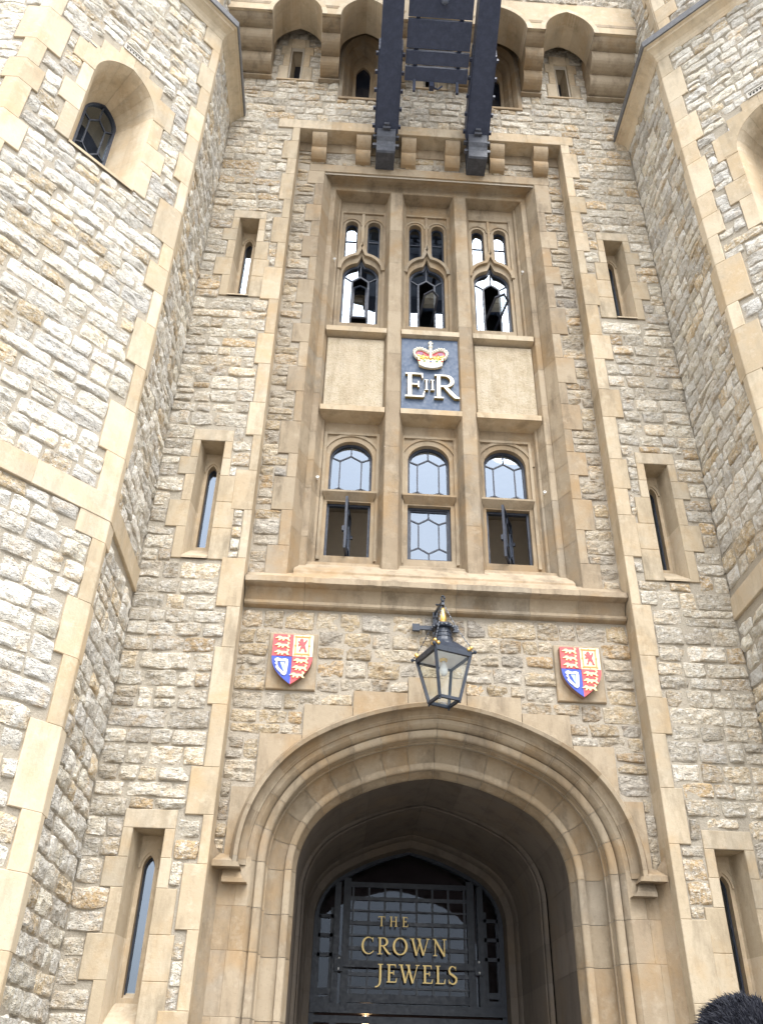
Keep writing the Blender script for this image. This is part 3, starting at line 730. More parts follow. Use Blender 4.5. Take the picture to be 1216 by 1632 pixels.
for bi, ((b0, b1), (l0, l1)) in enumerate(zip(BAYS, LX)):
    xc = (l0+l1)/2; hw = (l1-l0)/2
    # ---------- lower lights
    A = Arch(hw, 9.86, .32, .5, 58, xc)
    lo = [(l0, 9.22)]+A.full()+[(l1, 9.22)]; cas = rect(l0, l1, 8.10, 9.04)
    q = MB(); e0, e1 = b0-.02, b1+.02
    q.prism(rect(e0, e1, 7.8, 10.62), YT, YG+.03, T(), holes=[lo, cas])
    f0, f1 = xc-.405, xc+.405
    strip(q, [(f0, 8.02), (f0, 10.31), (f1, 10.31), (f1, 8.02)], .045, YT-.035, YT+.01, T())
    strip(q, A.full(.115), .05, YT-.022, YT+.01, T())
    q.add([(f0, YT-.10, 9.155), (f1, YT-.10, 9.155), (f1, YT-.10, 9.185), (f0, YT-.10, 9.185), (f0, YT+.01, 9.225), (f1, YT+.01, 9.225), (f1-.05, YT-.0, 9.055), (f0+.05, YT-.0, 9.055)],
          [(0, 1, 2, 3), (3, 2, 5, 4), (0, 7, 6, 1), (0, 3, 4, 7), (1, 6, 5, 2)], T())
    q.build('lower_tracery', M_ASH, GW)
    q = MB(); ring_pts = [(l0+.015, 9.235)]+A.full(-.018)+[(l1-.015, 9.235)]
    strip(q, ring_pts, .036, YG-.03, YG+.02, closed=True)
    c1, c2, zc1, zc2 = xc-.165, xc+.165, 9.36, 9.87
    for seg in ([(c1, zc1), (c1, zc2), (xc, zc2+.10), (c2, zc2), (c2, zc1), (xc, zc1-.09), (c1, zc1)], [(xc, zc2+.10), (xc, 10.17)], [(xc, zc1-.09), (xc, 9.23)], [(l0+.02, zc1-.07), (c1, zc1)], [(c2, zc1), (l1-.02, zc1-.07)], [(l0+.02, zc2+.06), (c1, zc2)], [(c2, zc2), (l1-.02, zc2+.06)]):
        strip(q, seg, .020, YG-.012, YG+.006)
    q.build('leaded_frame', M_LEAD, GW)
    q = MB(); q.add([(p[0], YG, p[1]) for p in lo], [tuple(range(len(lo)))]); q.build('pane', M_GLASS, GW)
    q = MB(); strip(q, rect(l0+.018, l1-.018, 8.118, 9.022), .036, YG-.04, YG+.02, closed=True); q.build('casement_frame', M_LEAD, GW)
    # opening casement, hung on a central pivot
    q = MB(); gq = MB(); hw2 = hw-.04
    strip(q, rect(-hw2, hw2, 8.145, 8.995), .034, -.018, .018, closed=True)
    for seg in ([(-.15, 8.36), (-.15, 8.78), (0, 8.87), (.15, 8.78), (.15, 8.36), (0, 8.27), (-.15, 8.36)], [(0, 8.87), (0, 8.99)], [(0, 8.27), (0, 8.15)], [(-hw2, 8.84), (-.15, 8.78)], [(hw2, 8.84), (.15, 8.78)], [(-hw2, 8.30), (-.15, 8.36)], [(hw2, 8.30), (.15, 8.36)]):
        strip(q, seg, .020, -.011, .011)
    gq.add([(-hw2, 0, 8.15), (hw2, 0, 8.15), (hw2, 0, 8.99), (-hw2, 0, 8.99)], [(0, 1, 2, 3)])
    ang = (R(84), 0, R(68))[bi]; piv = (xc, YG-.005)
    if bi != 1:
        q.box(-.30, -.24, .02, .05, 8.42, 8.50); q.box(hw2-.03, hw2, -.05, -.02, 8.62, 8.68)
    def rotf(V, ang=ang, piv=piv):
        c, s_ = math.cos(ang), math.sin(ang); o = V.copy(); o[:, 0] = piv[0]+c*V[:, 0]-s_*V[:, 1]; o[:, 1] = piv[1]+s_*V[:, 0]+c*V[:, 1]; return o
    q.X = rotf; gq.X = rotf; cs = q.build('casement', M_LEAD, GW); gq.build('pane', M_GLASS, GW)
    # ---------- upper lights with ogee heads
    O_l = ogee(xc, hw, 14.02, 14.32, 14.53); main = [(l0, 12.78)]+mir(O_l, xc)+[(l1, 12.78)]
    O_h = ogee(xc, hw+.065, 14.10, 14.50, 14.80)
    q = MB(); holes = [main]; smalls = []
    for sg in (-1, 1):
        s0, s1 = sorted((xc+sg*.092, xc+sg*.325)); sm = (s0+s1)/2; As = Arch(.1165, 15.36, .13, .7, 55, sm)
        def zog(x):
            xa = xc-abs(x-xc)
            for p0, p1 in zip(O_h, O_h[1:]):
                if p0[0] <= xa <= p1[0]: return p0[1]+(p1[1]-p0[1])*(xa-p0[0])/(p1[0]-p0[0]+1e-9)
            return O_h[0][1]
        bot = [(s0+(s1-s0)*t/5, zog(s0+(s1-s0)*t/5)+.03) for t in range(6)]
        sl = [(s0, bot[0][1])]+As.full()+[(s1, bot[-1][1])]+list(reversed(bot[1:-1])); smalls.append((sl, As, s0, s1)); holes.append(sl)
    q.prism(rect(e0, e1, 12.3, 16.12), YT, YG+.03, T(), holes=holes)
    strip(q, [(f0, 12.45), (f0, 15.71), (f1, 15.71), (f1, 12.45)], .045, YT-.035, YT+.01, T())
    strip(q, [(xc, 14.84), (xc, 15.70)], .05, YT-.028, YT+.01, T())
    strip(q, mir(O_h, xc), .062, YT-.062, YT+.01, T())
    for sl, As, s0, s1 in smalls: strip(q, As.full(.065), .035, YT-.018, YT+.01, T())
    q.build('upper_tracery', M_ASH, GW)
    q = MB(); inn = [(xc+(p[0]-xc)*.945, 12.79 if p[1] < 12.8 else p[1]-.03*(p[1]-12.8)/1.7) for p in main]
    strip(q, inn, .040, YG-.03, YG+.02, closed=True)
    cw = .145; zt_ = 13.93
    strip(q, [(xc, 14.5), (xc, zt_+.12)], .024, YG-.014, YG+.008)
    strip(q, [(xc-cw, 12.8), (xc-cw, zt_), (xc, zt_+.12), (xc+cw, zt_), (xc+cw, 12.8)], .032, YG-.02, YG+.01)
    strip(q, [(l0+.02, zt_+.12), (xc-cw, zt_)], .022, YG-.014, YG+.008); strip(q, [(l1-.02, zt_+.12), (xc+cw, zt_)], .022, YG-.014, YG+.008)
    for sl, As, s0, s1 in smalls:
        strip(q, [(xx*.0+x_, z_) for xx, (x_, z_) in enumerate([( (p[0]-(s0+s1)/2)*.90+(s0+s1)/2, p[1]-(.012 if p[1] > 15 else -.012)) for p in sl])], .026, YG-.02, YG+.02, closed=True)
        strip(q, [(s0, 15.02), (s1, 15.02)], .022, YG-.014, YG+.008)
    q.build('leaded_frame', M_LEAD, GW)
    q = MB(); open_z0 = 12.86
    vent = [(xc-cw, open_z0), (xc+cw, open_z0), (xc+cw, zt_), (xc, zt_+.12), (xc-cw, zt_)]
    gl = [(p[0], p[1]) for p in main]; tri = tessellate_polygon([[Vector((x, z, 0)) for x, z in gl], [Vector((x, z, 0)) for x, z in vent]]); fl = gl+vent
    q.add([(x, YG, z) for x, z in fl], [tuple(t) for t in tri])
    for sl, *_ in smalls: q.add([(p[0], YG, p[1]) for p in sl], [tuple(range(len(sl)))])
    q.build('pane', M_GLASS, GW)
    q = MB(); gq = MB()                                       # small pivoting vent pane
    hh_ = (zt_-open_z0-.05)*(1, .8, .8)[bi]; vp = [(-cw+.03, -hh_/2), (cw-.03, -hh_/2), (cw-.03, hh_/2), (0, hh_/2+.10), (-cw+.03, hh_/2)]
    strip(q, vp, .034, -.014, .014, closed=True); gq.add([(x, 0, z) for x, z in vp], [(0, 1, 2, 3, 4)])
    tl = (R(-14), R(78), R(76))[bi]; zc = (open_z0+zt_)/2-(.0, .24, .22)[bi]; tw = (0, R(6), R(14))[bi]
    def tiltf(V, tl=tl, zc=zc, xc=xc, tw=tw):
        o = V.copy(); y, z = V[:, 1]*math.cos(tl)-V[:, 2]*math.sin(tl), V[:, 1]*math.sin(tl)+V[:, 2]*math.cos(tl)
        o[:, 0] = xc+V[:, 0]*math.cos(tw)-y*math.sin(tw); o[:, 1] = YG-.01+V[:, 0]*math.sin(tw)+y*math.cos(tw); o[:, 2] = zc+z; return o
    q.X = tiltf; gq.X = tiltf
    q.build('vent_frame', M_LEAD, GW); gq.build('pane', M_GLASS, GW)
# rooms behind the windows
q = MB()
q.box(-2.2, 2.2, 3.2, 3.3, 7.6, 10.6); q.box(-2.2, 2.2, YG+.04, 3.3, 10.45, 10.6); q.box(-2.2, 2.2, YG+.04, 3.3, 7.6, 7.7)
for sx in (-1, 1): q.box(sx*2.2-.05, sx*2.2+.05, YG+.04, 3.3, 7.7, 10.5)
q.build('lower_room', M_PLASTER, GH)
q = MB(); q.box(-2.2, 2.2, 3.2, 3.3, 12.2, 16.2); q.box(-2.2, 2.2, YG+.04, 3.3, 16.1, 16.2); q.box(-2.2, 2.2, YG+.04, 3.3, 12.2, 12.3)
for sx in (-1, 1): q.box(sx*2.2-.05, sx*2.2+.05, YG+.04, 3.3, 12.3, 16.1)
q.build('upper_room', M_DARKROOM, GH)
q = MB(); q.box(-1.2, 1.2, 1.04, 1.24, 10.40, 10.445); q.build('ceiling_light', mat('lit_panel', (.9, .85, .7), .5, emit=((1, .92, .82), 2.6)), GH)

# ================================================================== slit windows (one built, five copied)
q = MB()
for x0, x1, z0, z1 in SB: q.blk(x0, x1, z0, z1, -.018, .12, T())
la = Arch(.064, 1.60, .135, .9, 30, .0); D1, D2 = .28, .44
# reveals: splay in to an inner frame with a pointed light
for sg in (-1, 1):
    for a, b in ((0, .9), (.9, SH)):
        tt = T(); q.add([(sg*SHW, .0, a), (sg*.125, D1, a), (sg*.125, D1, b), (sg*SHW, .0, b)], [(0, 1, 2, 3)], tt)
        q.add([(sg*.125, D1, a), (sg*.11, D1+.03, a), (sg*.11, D1+.03, b), (sg*.125, D1, b)], [(0, 1, 2, 3)], tt)
q.add([(-SHW, -.005, SH-.004), (SHW, -.005, SH-.004), (.14, D1+.05, SH-.004), (-.14, D1+.05, SH-.004)], [(0, 1, 2, 3)], T())
q.add([(-SHW-.0, -.03, .0), (SHW+.0, -.03, .0), (SHW, -.03, .03), (-SHW, -.03, .03)], [(0, 1, 2, 3)], T(.6, 1))
q.add([(-SHW, -.03, .03), (SHW, -.03, .03), (.13, D2, .42), (-.13, D2, .42)], [(0, 1, 2, 3)], (.95, .8, .5))
q.prism(rect(-.128, .128, .0, SH), D1+.03, D2, T(), holes=[[(-.064, .36)]+la.full(nl=4, nu=4)+[(.064, .36)]])
q.prism([(-.112, 1.72), (-.065, 1.80), (-.112, 1.80)], D1+.022, D1+.05, (.1, .0, 0)); q.prism([(.112, 1.72), (.112, 1.80), (.065, 1.80)], D1+.022, D1+.05, (.1, .0, 0))
strip(q, la.full(.035), .02, D1+.012, D1+.04, T())
slit = q.build('slit_window', M_ASH_MID, GH)
q = MB(); q.add([(-.08, D2-.01, .3), (.08, D2-.01, .3), (.08, D2-.01, SH), (-.08, D2-.01, SH)], [(0, 1, 2, 3)]); sp1 = q.build('pane', M_GLASS, slit)
q = MB(); strip(q, [(-.055, .35)]+la.full(-.008, 4, 4)+[(.055, .35)], .016, D2-.03, D2-.005); q.box(-.25, .25, D2+.25, D2+.3, .1, SH+2.6); sp2 = q.build('glazing_frame', M_LEAD, slit)
for i, (x, zb) in enumerate(SLITS):
    if i == 0: o = slit
    else:
        o = slit.copy(); col.objects.link(o)
        for ch in (sp1, sp2): c = ch.copy(); col.objects.link(c); c.parent = o
    o.location = (x, 0, zb); o.scale = (1 if x < 0 else -1, 1, 1)
# small splayed slits and lancets under the parapet
q = MB(); rg = random.Random(4)
for a0, z0, z1 in ((.34, -.02, .45), (.27, .45, .9), (.33, .9, 1.2), (.22, 1.2, 1.5)):
    tt = T()
    for sg in (-1, 1):
        x0, x1 = sorted((sg*.14, sg*a0)); q.blk(x0, x1, z0, min(z1, 1.2 if z1 < 1.3 else 1.5), -.02, .1, T())
        q.add([(sg*.14, -.02, z0), (sg*.06, .3, z0), (sg*.06, .3, z1), (sg*.14, -.02, z1)], [(0, 1, 2, 3)], tt)
q.blk(-.14, .14, 1.2, 1.5, -.02, .1, T()); q.add([(-.14, -.02, 1.2), (.14, -.02, 1.2), (.06, .3, 1.0), (-.06, .3, 1.0)], [(0, 1, 2, 3)], T(0, .4))
q.box(-.36, .36, -.03, .1, -.06, -.02, T(.7, 1))
us = q.build('arrow_slit', M_ASH_MID, GH)
q = MB(); q.box(-.2, .2, .30, .35, -.1, 1.3); up_ = q.build('pane', mat('black_void', (.01, .012, .02), .3), us)
for i, (x, zb) in enumerate(USL):
    if i == 0: o = us
    else:
        o = us.copy(); col.objects.link(o); c = up_.copy(); col.objects.link(c); c.parent = o
    o.location = (x, 0, zb)
LA = Arch(.40, 19.95, .66); LB = Arch(.15, 19.62, .34)
q = MB(); q.prism([(-.47, 18.2), (-.47, 21.2), (.47, 21.2), (.47, 18.2), (.40, 18.2)]+list(reversed(LA.full()))+[(-.40, 18.2)], -.02, .02, T())
pieces_l = [('J', 18.2, 18.9, 1), ('J', 18.9, 19.95, 1), ('L', 0, 1, 6), ('U', 0, 1, 6)]
sweep(q, LA, [(0, -.02), (-.06, .10), (-.06, .15), (-.12, .19), (-.14, .24), (-.18, .30), (-.19, .33)], pieces_l, .002)
q.prism([(-.30, 18.1), (-.30, 21), (.30, 21), (.30, 18.1)], .33, .40, T(), holes=[[(-.135, 18.55)]+LB.full()+[(.135, 18.55)]])
q.box(-.47, .47, -.04, .34, 18.14, 18.2, T(.7, 1))
lw = q.build('lancet_window', M_ASH, GH); m = lw.modifiers.new('edge', 'EDGE_SPLIT'); m.split_angle = R(35)
q = MB(); q.add([(-.2, .385, 18.4), (.2, .385, 18.4), (.2, .385, 20.2), (-.2, .385, 20.2)], [(0, 1, 2, 3)]); q.box(-.3, .3, .5, .55, 18.3, 20.3); lp = q.build('pane', mat('dark_glass', (.012, .016, .026), .08), lw)
o = lw.copy(); col.objects.link(o); c = lp.copy(); col.objects.link(c); c.parent = o
lw.location = (LAN[0], 0, 0); o.location = (LAN[1], 0, 0)

# ================================================================== corbelled parapet
YF = -.92
CORB = [(-4.12, -3.21, 1), (-2.23, -1.86, 0), (-.87, -.52, 0), (.52, .87, 0), (1.86, 2.23, 0), (3.21, 4.12, 1)]
OPEN = [(-3.21, -2.23), (-1.86, -.87), (-.52, .52), (.87, 1.86), (2.23, 3.21)]
def roll_chain(pts, bulge, n=8):
    p = []
    for (y0, z0), (y1, z1) in zip(pts, pts[1:]):
        L = math.hypot(y1-y0, z1-z0); ny, nz = -(z1-z0)/L, (y1-y0)/L
        for i in range(n+1):
            f = i/n; h = bulge*math.sin(math.pi*f)**.75; p.append((y0+(y1-y0)*f+ny*h, z0+(z1-z0)*f+nz*h))
    return p
cpf = [(.0, 18.70)]+roll_chain([(-.05, 18.73), (-.34, 19.08), (-.62, 19.44), (-.84, 19.76)], .135)+[(YF-.005, 19.80), (YF-.005, 19.9), (0, 19.95)]

for a, b, wide in CORB:
    q = MB(); rolls(q, a, b, cpf, T(.3, .8)); q.box(a-.03, b+.02, -.10, .0, 18.66, 18.70, T())
    q.build('parapet_corbel', M_ASH, GH)
q = MB(); pw_ = MB(); ZB = 19.58
arcs = [Arch((b-a)/2, 19.55, .74, 1.0, 50, (a+b)/2) for a, b in OPEN]
for A, (a, b) in zip(arcs, OPEN):
    sweep(q, A, [(.10, YF-.015), (.0, YF-.015), (.0, YF+.0), (0, -.22)], [('L', 0, .5, 4), ('L', .5, 1, 4), ('U', 0, .5, 4), ('U', .5, 1, 4)], .002)
bottom = [(-4.12, ZB)]
for A, (a, b) in zip(arcs, OPEN): bottom += [(a-.0, ZB)]+[p for p in A.full() if p[1] > ZB+.01]+[(b+.0, ZB)]
bottom += [(4.12, ZB)]
q.prism(bottom+[(4.12, 20.62), (-4.12, 20.62)], YF, YF+.25, (.8, .6, .5))
q.box(-3.86, 3.86, YF+.26, -.01, 20.70, 20.8, (.2, .2, 0))  # ceiling added over the parapet gap to keep sky light out
pa = q.build('parapet', M_ASH_CLEAN, GH, False)
q = MB(); rubble(q, (0, YF, 0), (1, 0, 0), (0, -1, 0), -4.12, 4.12, 20.62, 22.6, [], 77, bulge=.04); q.build('parapet_rubble', M_STONE3, pa, CRISP)
q = MB(); backing(q, (0, YF, 0), (1, 0, 0), (0, -1, 0), -4.12, 4.12, 20.6, 22.6, []); q.build('mortar_bed', M_MORTAR, pa)
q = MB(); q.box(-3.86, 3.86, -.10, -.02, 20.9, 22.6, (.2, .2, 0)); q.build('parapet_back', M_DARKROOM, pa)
tag(GH, None)

# ================================================================== CORNER TOWERS
DC = 1.5; C1 = np.array([-XI, -DC]); CL = 2.6; dr = np.array([-1, -1])/math.sqrt(2); C0 = C1+dr*CL
def tower(sg, label, seed):
    DC = 1.6 if sg < 0 else 1.75; C1 = np.array([-XI, -DC]); C0 = C1+dr*CL; uc = 1.28 if sg < 0 else 1.24; du = uc-1.33; dz = -.09
    TW = thing('corner_tower', label, 'tower', (sg*5.6, -1.6, 0), group='octagonal corner towers flanking the entrance')
    X = (lambda V: V) if sg < 0 else (lambda V: V*np.array([-1, 1, 1.]))
    faces = {  # name: origin, U, normal, length  (left tower coordinates)
        'side': ((-XI, 0, 0), (0, -1, 0), (1, 0, 0), DC),
        'chamfer': ((C1[0], C1[1], 0), (dr[0], dr[1], 0), (-dr[1]*-1*-1 if False else .70710678, -.70710678, 0), CL),
        'front': ((C0[0], C0[1], 0), (-1, 0, 0), (0, -1, 0), 3.2)}
    Z1 = 17.15
    q1a = quoin_rects(0, 1, 0, Z1, seed, .17, .30, (.45, .85), .06); q1b = [(DC-.0-(r_[1]-r_[0])*.55, DC, r_[2], r_[3]) for r_ in q1a]
    q0a = quoin_rects(CL, -1, 0, Z1, seed+1, .18, .30, (.45, .85), .06); q0b = [(0, (r_[1]-r_[0])*.8, r_[2], r_[3]) for r_ in q0a]
    low = (0, .95, 0, 1.35)
    wf = [(.63, .83, 12.10, 12.75), (.50, .83, 12.75, 13.2), (.64, .83, 13.2, 13.75), (.52, .83, 13.75, 14.3), (1.83, 2.03, 12.10, 12.75), (1.83, 2.15, 12.75, 13.2), (1.83, 2.0, 13.2, 13.75), (1.83, 2.17, 13.75, 14.2)]
    whead = (.80+du, 1.86+du, 13.75+dz, 14.70+dz); wf = [(a_+du, b_+du, c_+dz, d_+dz) for a_, b_, c_, d_ in wf]
    win_ex = [(.83+du, 1.83+du, 12.05+dz, 14.6+dz)]+wf+[whead, (.6+du, 2.0+du, 14.3+dz, 14.55+dz)]
    vent = (1.20+du, 1.56+du, 14.72+dz, 14.86+dz)
    lowq = [(.50, .62, 3.85, 4.25)]
    band = lambda L: (-.1, L+.1, 6.93, 7.24)
    ex = {'side': q1b+[band(DC)], 'chamfer': q1a+q0a+win_ex+[vent, low, band(CL), (.46, 1.0, 3.9, 4.25), (.6, 2.0, 1.9, 4.1)], 'front': q0b+[band(3.2)]}
    hl = {'side': [], 'chamfer': [(.80+du, 1.86+du, 12.1+dz, 14.4+dz), (.9+du, 1.76+du, 12.1+dz, 14.5+dz)], 'front': []}
    st = MB(X); bk = MB(X); As_ = MB(X)
    for i, (nm, (O, U, Nn, L)) in enumerate(faces.items()):
        rubble(st, O, U, Nn, 0, L, 0, Z1, ex[nm], seed*10+i, bulge=.038, rough=.02, hh=(.17, .28), ww=(.20, .44))
        backing(bk, O, U, Nn, -.5 if nm == 'side' else 0, L, 0, Z1+.1, hl[nm])
    wl_ = st.build('rubble_wall', M_STONE, TW, CRISP); bk.build('mortar_bed', M_MORTAR, wl_)
    # quoins wrap both faces of each corner
    def fr(nm, u, w_, z):
        O, U, Nn, L = faces[nm]; return tuple(np.array(O)+u*np.array(U)+w_*np.array(Nn)+np.array([0, 0, z]))
    pr = .025
    def lift(nm, x0, x1, z0, z1, mb, tt, p=pr, c=.006):
        P = [(x0+c, p, z0+c), (x1-c, p, z0+c), (x1-c, p, z1-c), (x0+c, p, z1-c), (x0, p-c, z0), (x1, p-c, z0), (x1, p-c, z1), (x0, p-c, z1), (x0, -.1, z0), (x1, -.1, z0), (x1, -.1, z1), (x0, -.1, z1)]
        F = [(0, 1, 2, 3)]+[(a+i, a+4+i, a+4+(i+1) % 4, a+(i+1) % 4) for a in (0, 4) for i in range(4)]
        mb.add([fr(nm, *v) for v in P], F, tt)
    t_ = math.tan(R(22.5))*pr                                 # mitre so that the two faces of a block meet
    for ra, rb in zip(q1a, q1b):
        tt = T(.35, 1); lift('chamfer', ra[0]-t_, ra[1], ra[2], ra[3], As_, tt); lift('side', rb[0], rb[1]+t_, rb[2], rb[3], As_, tt)
    lift('chamfer', -t_, .95, 0, 1.35, As_, T(.5, 1), .03)
    As_.build('corner_quoins', M_ASH_CLEAN, TW); As_ = MB(X)
    for ra, rb in zip(q0a, q0b):
        tt = T(.35, 1); lift('chamfer', ra[0], ra[1]+t_, ra[2], ra[3], As_, tt); lift('front', rb[0]-t_, rb[1], rb[2], rb[3], As_, tt)
    As_.build('corner_quoins', M_ASH_CLEAN, TW)
    # flat band and moulded string course
    q = MB(X)
    for nm, (O, U, Nn, L) in faces.items():
        e0 = -.02 if nm != 'side' else 0; cuts = [0, L] if nm == 'side' else [0, .95, 1.75, L]
        for a, b in zip(cuts, cuts[1:]): lift(nm, a-(t_ if a == 0 and nm != 'side' else 0), b+(t_ if b == L else 0), 6.93, 7.24, q, T(.5, 1), .034)
    q.build('wall_band', M_ASH_CLEAN, TW)
    def ringcourse(prof, name, material):
        q = MB(X); T8 = math.tan(R(22.5)); path = []
        V = []
        for w_, z in prof:
            V += [fr('side', -.3, w_, z), fr('side', DC+T8*w_, w_, z), fr('chamfer', CL+T8*w_, w_, z), fr('front', 3.2, w_, z)]
        q.grid(V, len(prof), 4, T(.4, .8)); return q.build(name, material, TW)
    scs = ringcourse([(-.05, 17.02), (.03, 17.02), (.05, 17.08), (.05, 17.11), (.08, 17.17), (.15, 17.22), (.20, 17.24), (.205, 17.29), (.25, 17.30)], 'tower_string_course', M_ASH_CLEAN)
    ringcourse([(.25, 17.30), (.275, 17.305), (.275, 17.46), (.25, 17.48), (-.28, 17.80)], 'weathering_cap', M_CAPLEAD)
    # upper stage, set back
    q = MB(X); b2 = MB(X); qq = MB(X)
    for i, (nm, (O, U, Nn, L)) in enumerate(faces.items()):
        O3 = np.array(O)-.26*np.array(Nn)-(np.array(U)*.26*math.tan(R(22.5)) if nm != 'side' else 0)*-1
        L2 = L-.108 if nm == 'side' else (L-.215 if nm == 'chamfer' else L-.108)
        if nm == 'side': Lq = [(L2-.25, L2)]
        elif nm == 'chamfer': Lq = [(0, .4), (L2-.4, L2)]
        else: Lq = [(0, .35)]
        exu = []
        for a, b in Lq:
            z = 17.6; kk = 0
            while z < 22.5:
                h_ = rng.uniform(.4, .6); wd_ = (b-a)*(.55 if kk % 2 else 1.0); kk += 1
                r_ = (a, a+wd_, z, z+h_) if a == 0 else (b-wd_, b, z, z+h_); exu.append(r_); z += h_
        rubble(q, O3, U, Nn, 0, L2, 17.6, 22.5, exu, seed*10+i+5, bulge=.05)
        backing(b2, O3, U, Nn, -.5 if nm == 'side' else 0, L2, 17.5, 22.5, [])
        sav = faces[nm]; faces[nm] = (O3, U, Nn, L2)
        for r_ in exu: lift(nm, r_[0], r_[1], r_[2], r_[3], qq, T(.5, 1))
        faces[nm] = sav
    us_ = q.build('upper_stage', M_STONE, TW, CRISP); b2.build('mortar_bed', M_MORTAR, us_); qq.build('upper_quoins', M_ASH_CLEAN, us_)
    # arched window in the canted face
    O, U, Nn, L = faces['chamfer']; O, U, Nn = np.array(O), np.array(U), np.array(Nn)
    XW = lambda V: X(O+np.array([0, 0, dz])+(uc+V[:, :1])*U+(-V[:, 1:2])*Nn+V[:, 2:3]*np.array([0, 0, 1.]))
    q = MB(XW); WA = Arch(.50, 13.78, .66, .62, 62)
    for r_ in wf: q.blk(r_[0]-uc, r_[1]-uc, r_[2]-dz, r_[3]-dz, -.022, .15, T(.5, 1))
    hdp = [p for p in WA.full(0)]
    for s2 in (-1, 1):
        hp_ = [(s2*-p[0] if s2 > 0 else p[0], p[1]) for p in WA.half(0)]
        q.prism([(s2*.70, 13.78), (s2*.70, 14.3), (s2*.52, 14.3), (s2*.52, 14.55), (s2*.26, 14.55), (s2*.26, 14.72), (s2*.003, 14.72)]+list(reversed(hp_))[0:]+[(s2*.50, 13.76)], -.026, .15, T(.5, 1))
    pcs = [('J', 12.03, 12.8, 1), ('J', 12.8, WA.zs, 1), ('L', 0, .5, 5), ('L', .5, 1, 5), ('U', 0, .5, 4), ('U', .5, 1, 4)]
    sweep(q, WA, [(0, -.02), (-.035, .02), (-.12, .30), (-.12, .34), (-.16, .40), (-.165, .46), (-.19, .50), (-.225, .62)], pcs, .002)
    LG = Arch(.27, 13.85, .36)
    q.prism(rect(-.33, .33, 12.1, 14.5), .62, .70, T(), holes=[[(-.27, 12.62)]+LG.full()+[(.27, 12.62)]])
    q.add([(-.5, -.035, 12.05), (.5, -.035, 12.05), (.5, -.035, 12.10), (-.5, -.035, 12.10), (.28, .66, 12.66), (-.28, .66, 12.66)], [(0, 1, 2, 3), (3, 2, 4, 5)], T(.6, 1))
    tw_ = q.build('arched_window', M_ASH_CLEAN, TW, True); m = tw_.modifiers.new('edge', 'EDGE_SPLIT'); m.split_angle = R(35)
    q = MB(XW); strip(q, [(-.25, 12.64)]+LG.full(-.02)+[(.25, 12.64)], .04, .62, .70)
    for seg in ([(-.13, 13.15), (-.13, 13.7), (0, 13.85), (.13, 13.7), (.13, 13.15), (0, 13.0), (-.13, 13.15)], [(0, 13.85), (0, 14.2)], [(0, 13.0), (0, 12.65)], [(-.27, 13.8), (-.13, 13.7)], [(.27, 13.8), (.13, 13.7)], [(-.27, 13.05), (-.13, 13.15)], [(.27, 13.05), (.13, 13.15)]):
        strip(q, seg, .02, .645, .665)
    q.build('leaded_frame', M_LEAD, tw_)
    q = MB(XW); q.add([(-.28, .66, 12.6), (.28, .66, 12.6), (.28, .66, 14.3), (-.28, .66, 14.3)], [(0, 1, 2, 3)]); q.build('pane', M_GLASS, tw_)
    q = MB(XW); q.box(-.6, .6, 1.2, 1.25, 12, 15); q.build('room_wall', M_DARKROOM, tw_)
    # pierced vent tile above the window
    q = MB(XW); v0, v1, z0, z1 = vent[0]-uc, vent[1]-uc, vent[2]-dz, vent[3]-dz
    strip(q, rect(v0+.012, v1-.012, z0+.012, z1-.012), .024, -.045, .02, closed=True)
    nx = 7
    for i in range(nx):
        x0 = v0+(v1-v0)*i/nx; x1 = v0+(v1-v0)*(i+1)/nx
        q.bar((x0, -.03, z0+.01), (x1, -.03, z1-.01), .008, .014, side=(0, 1, 0)); q.bar((x1, -.03, z0+.01), (x0, -.03, z1-.01), .008, .012, side=(0, 1, 0))
    vt = q.build('air_vent', mat('vent_grey', (.55, .52, .46), .7), TW)
    q = MB(XW); q.box(v0, v1, -.004, .03, z0, z1); q.build('vent_recess', M_LEAD, vt)
    # lower slit in the canted face
    q = MB(XW)
    for a, z0_, z1_ in ((.44, 1.9, 2.4), (.62, 2.4, 2.9), (.44, 2.9, 3.4), (.62, 3.4, 3.85), (.80, 3.85, 4.28)):
        for s2 in (-1, 1):
            x0, x1 = sorted((s2*.20, s2*a)); q.blk(x0, x1, z0_, z1_, -.022, .3, T(.5, 1))
    q.box(-.2, .2, .2, .3, 1.9, 4.2, T()); q.build('lower_slit_window', M_ASH_CLEAN, TW)
    return TW
tower(-1, 'canted rubble stone tower with an arched leaded window, left of the entrance front', 61)
tower(1, 'canted rubble stone tower with its arched window half out of frame, right of the entrance', 82)

# ================================================================== LETTERING (hand built roman capitals, unit height)
def stroke_l(mb, pts, wds, X, y0, y1, tint=(.5, .5, 0)):
    L, Rr = [], []; n = len(pts)
    for i in range(n):
        a = Vector(pts[max(i-1, 0)]); b = Vector(pts[min(i+1, n-1)]); d = (b-a).normalized(); nn = Vector((-d.y, d.x)); w_ = wds[i]/2 if isinstance(wds, (list, tuple)) else wds/2
        L.append(Vector(pts[i])+nn*w_); Rr.append(Vector(pts[i])-nn*w_)
    rings = []
    for l, r_ in zip(L, Rr):
        a, b = X(l), X(r_); rings.append([(a[0], y1, a[1]), (a[0], y0, a[1]), (b[0], y0, b[1]), (b[0], y1, b[1])])
    mb.grid([p for q_ in rings for p in q_], n, 4, tint); mb.add(rings[0], [(0, 1, 2, 3)], tint); mb.add(rings[-1], [(3, 2, 1, 0)], tint)
def arcp(cx, cz, rx, rz, a0, a1, n=14): return [(cx+rx*math.cos(R(a0+(a1-a0)*i/n)), cz+rz*math.sin(R(a0+(a1-a0)*i/n))) for i in range(n+1)]
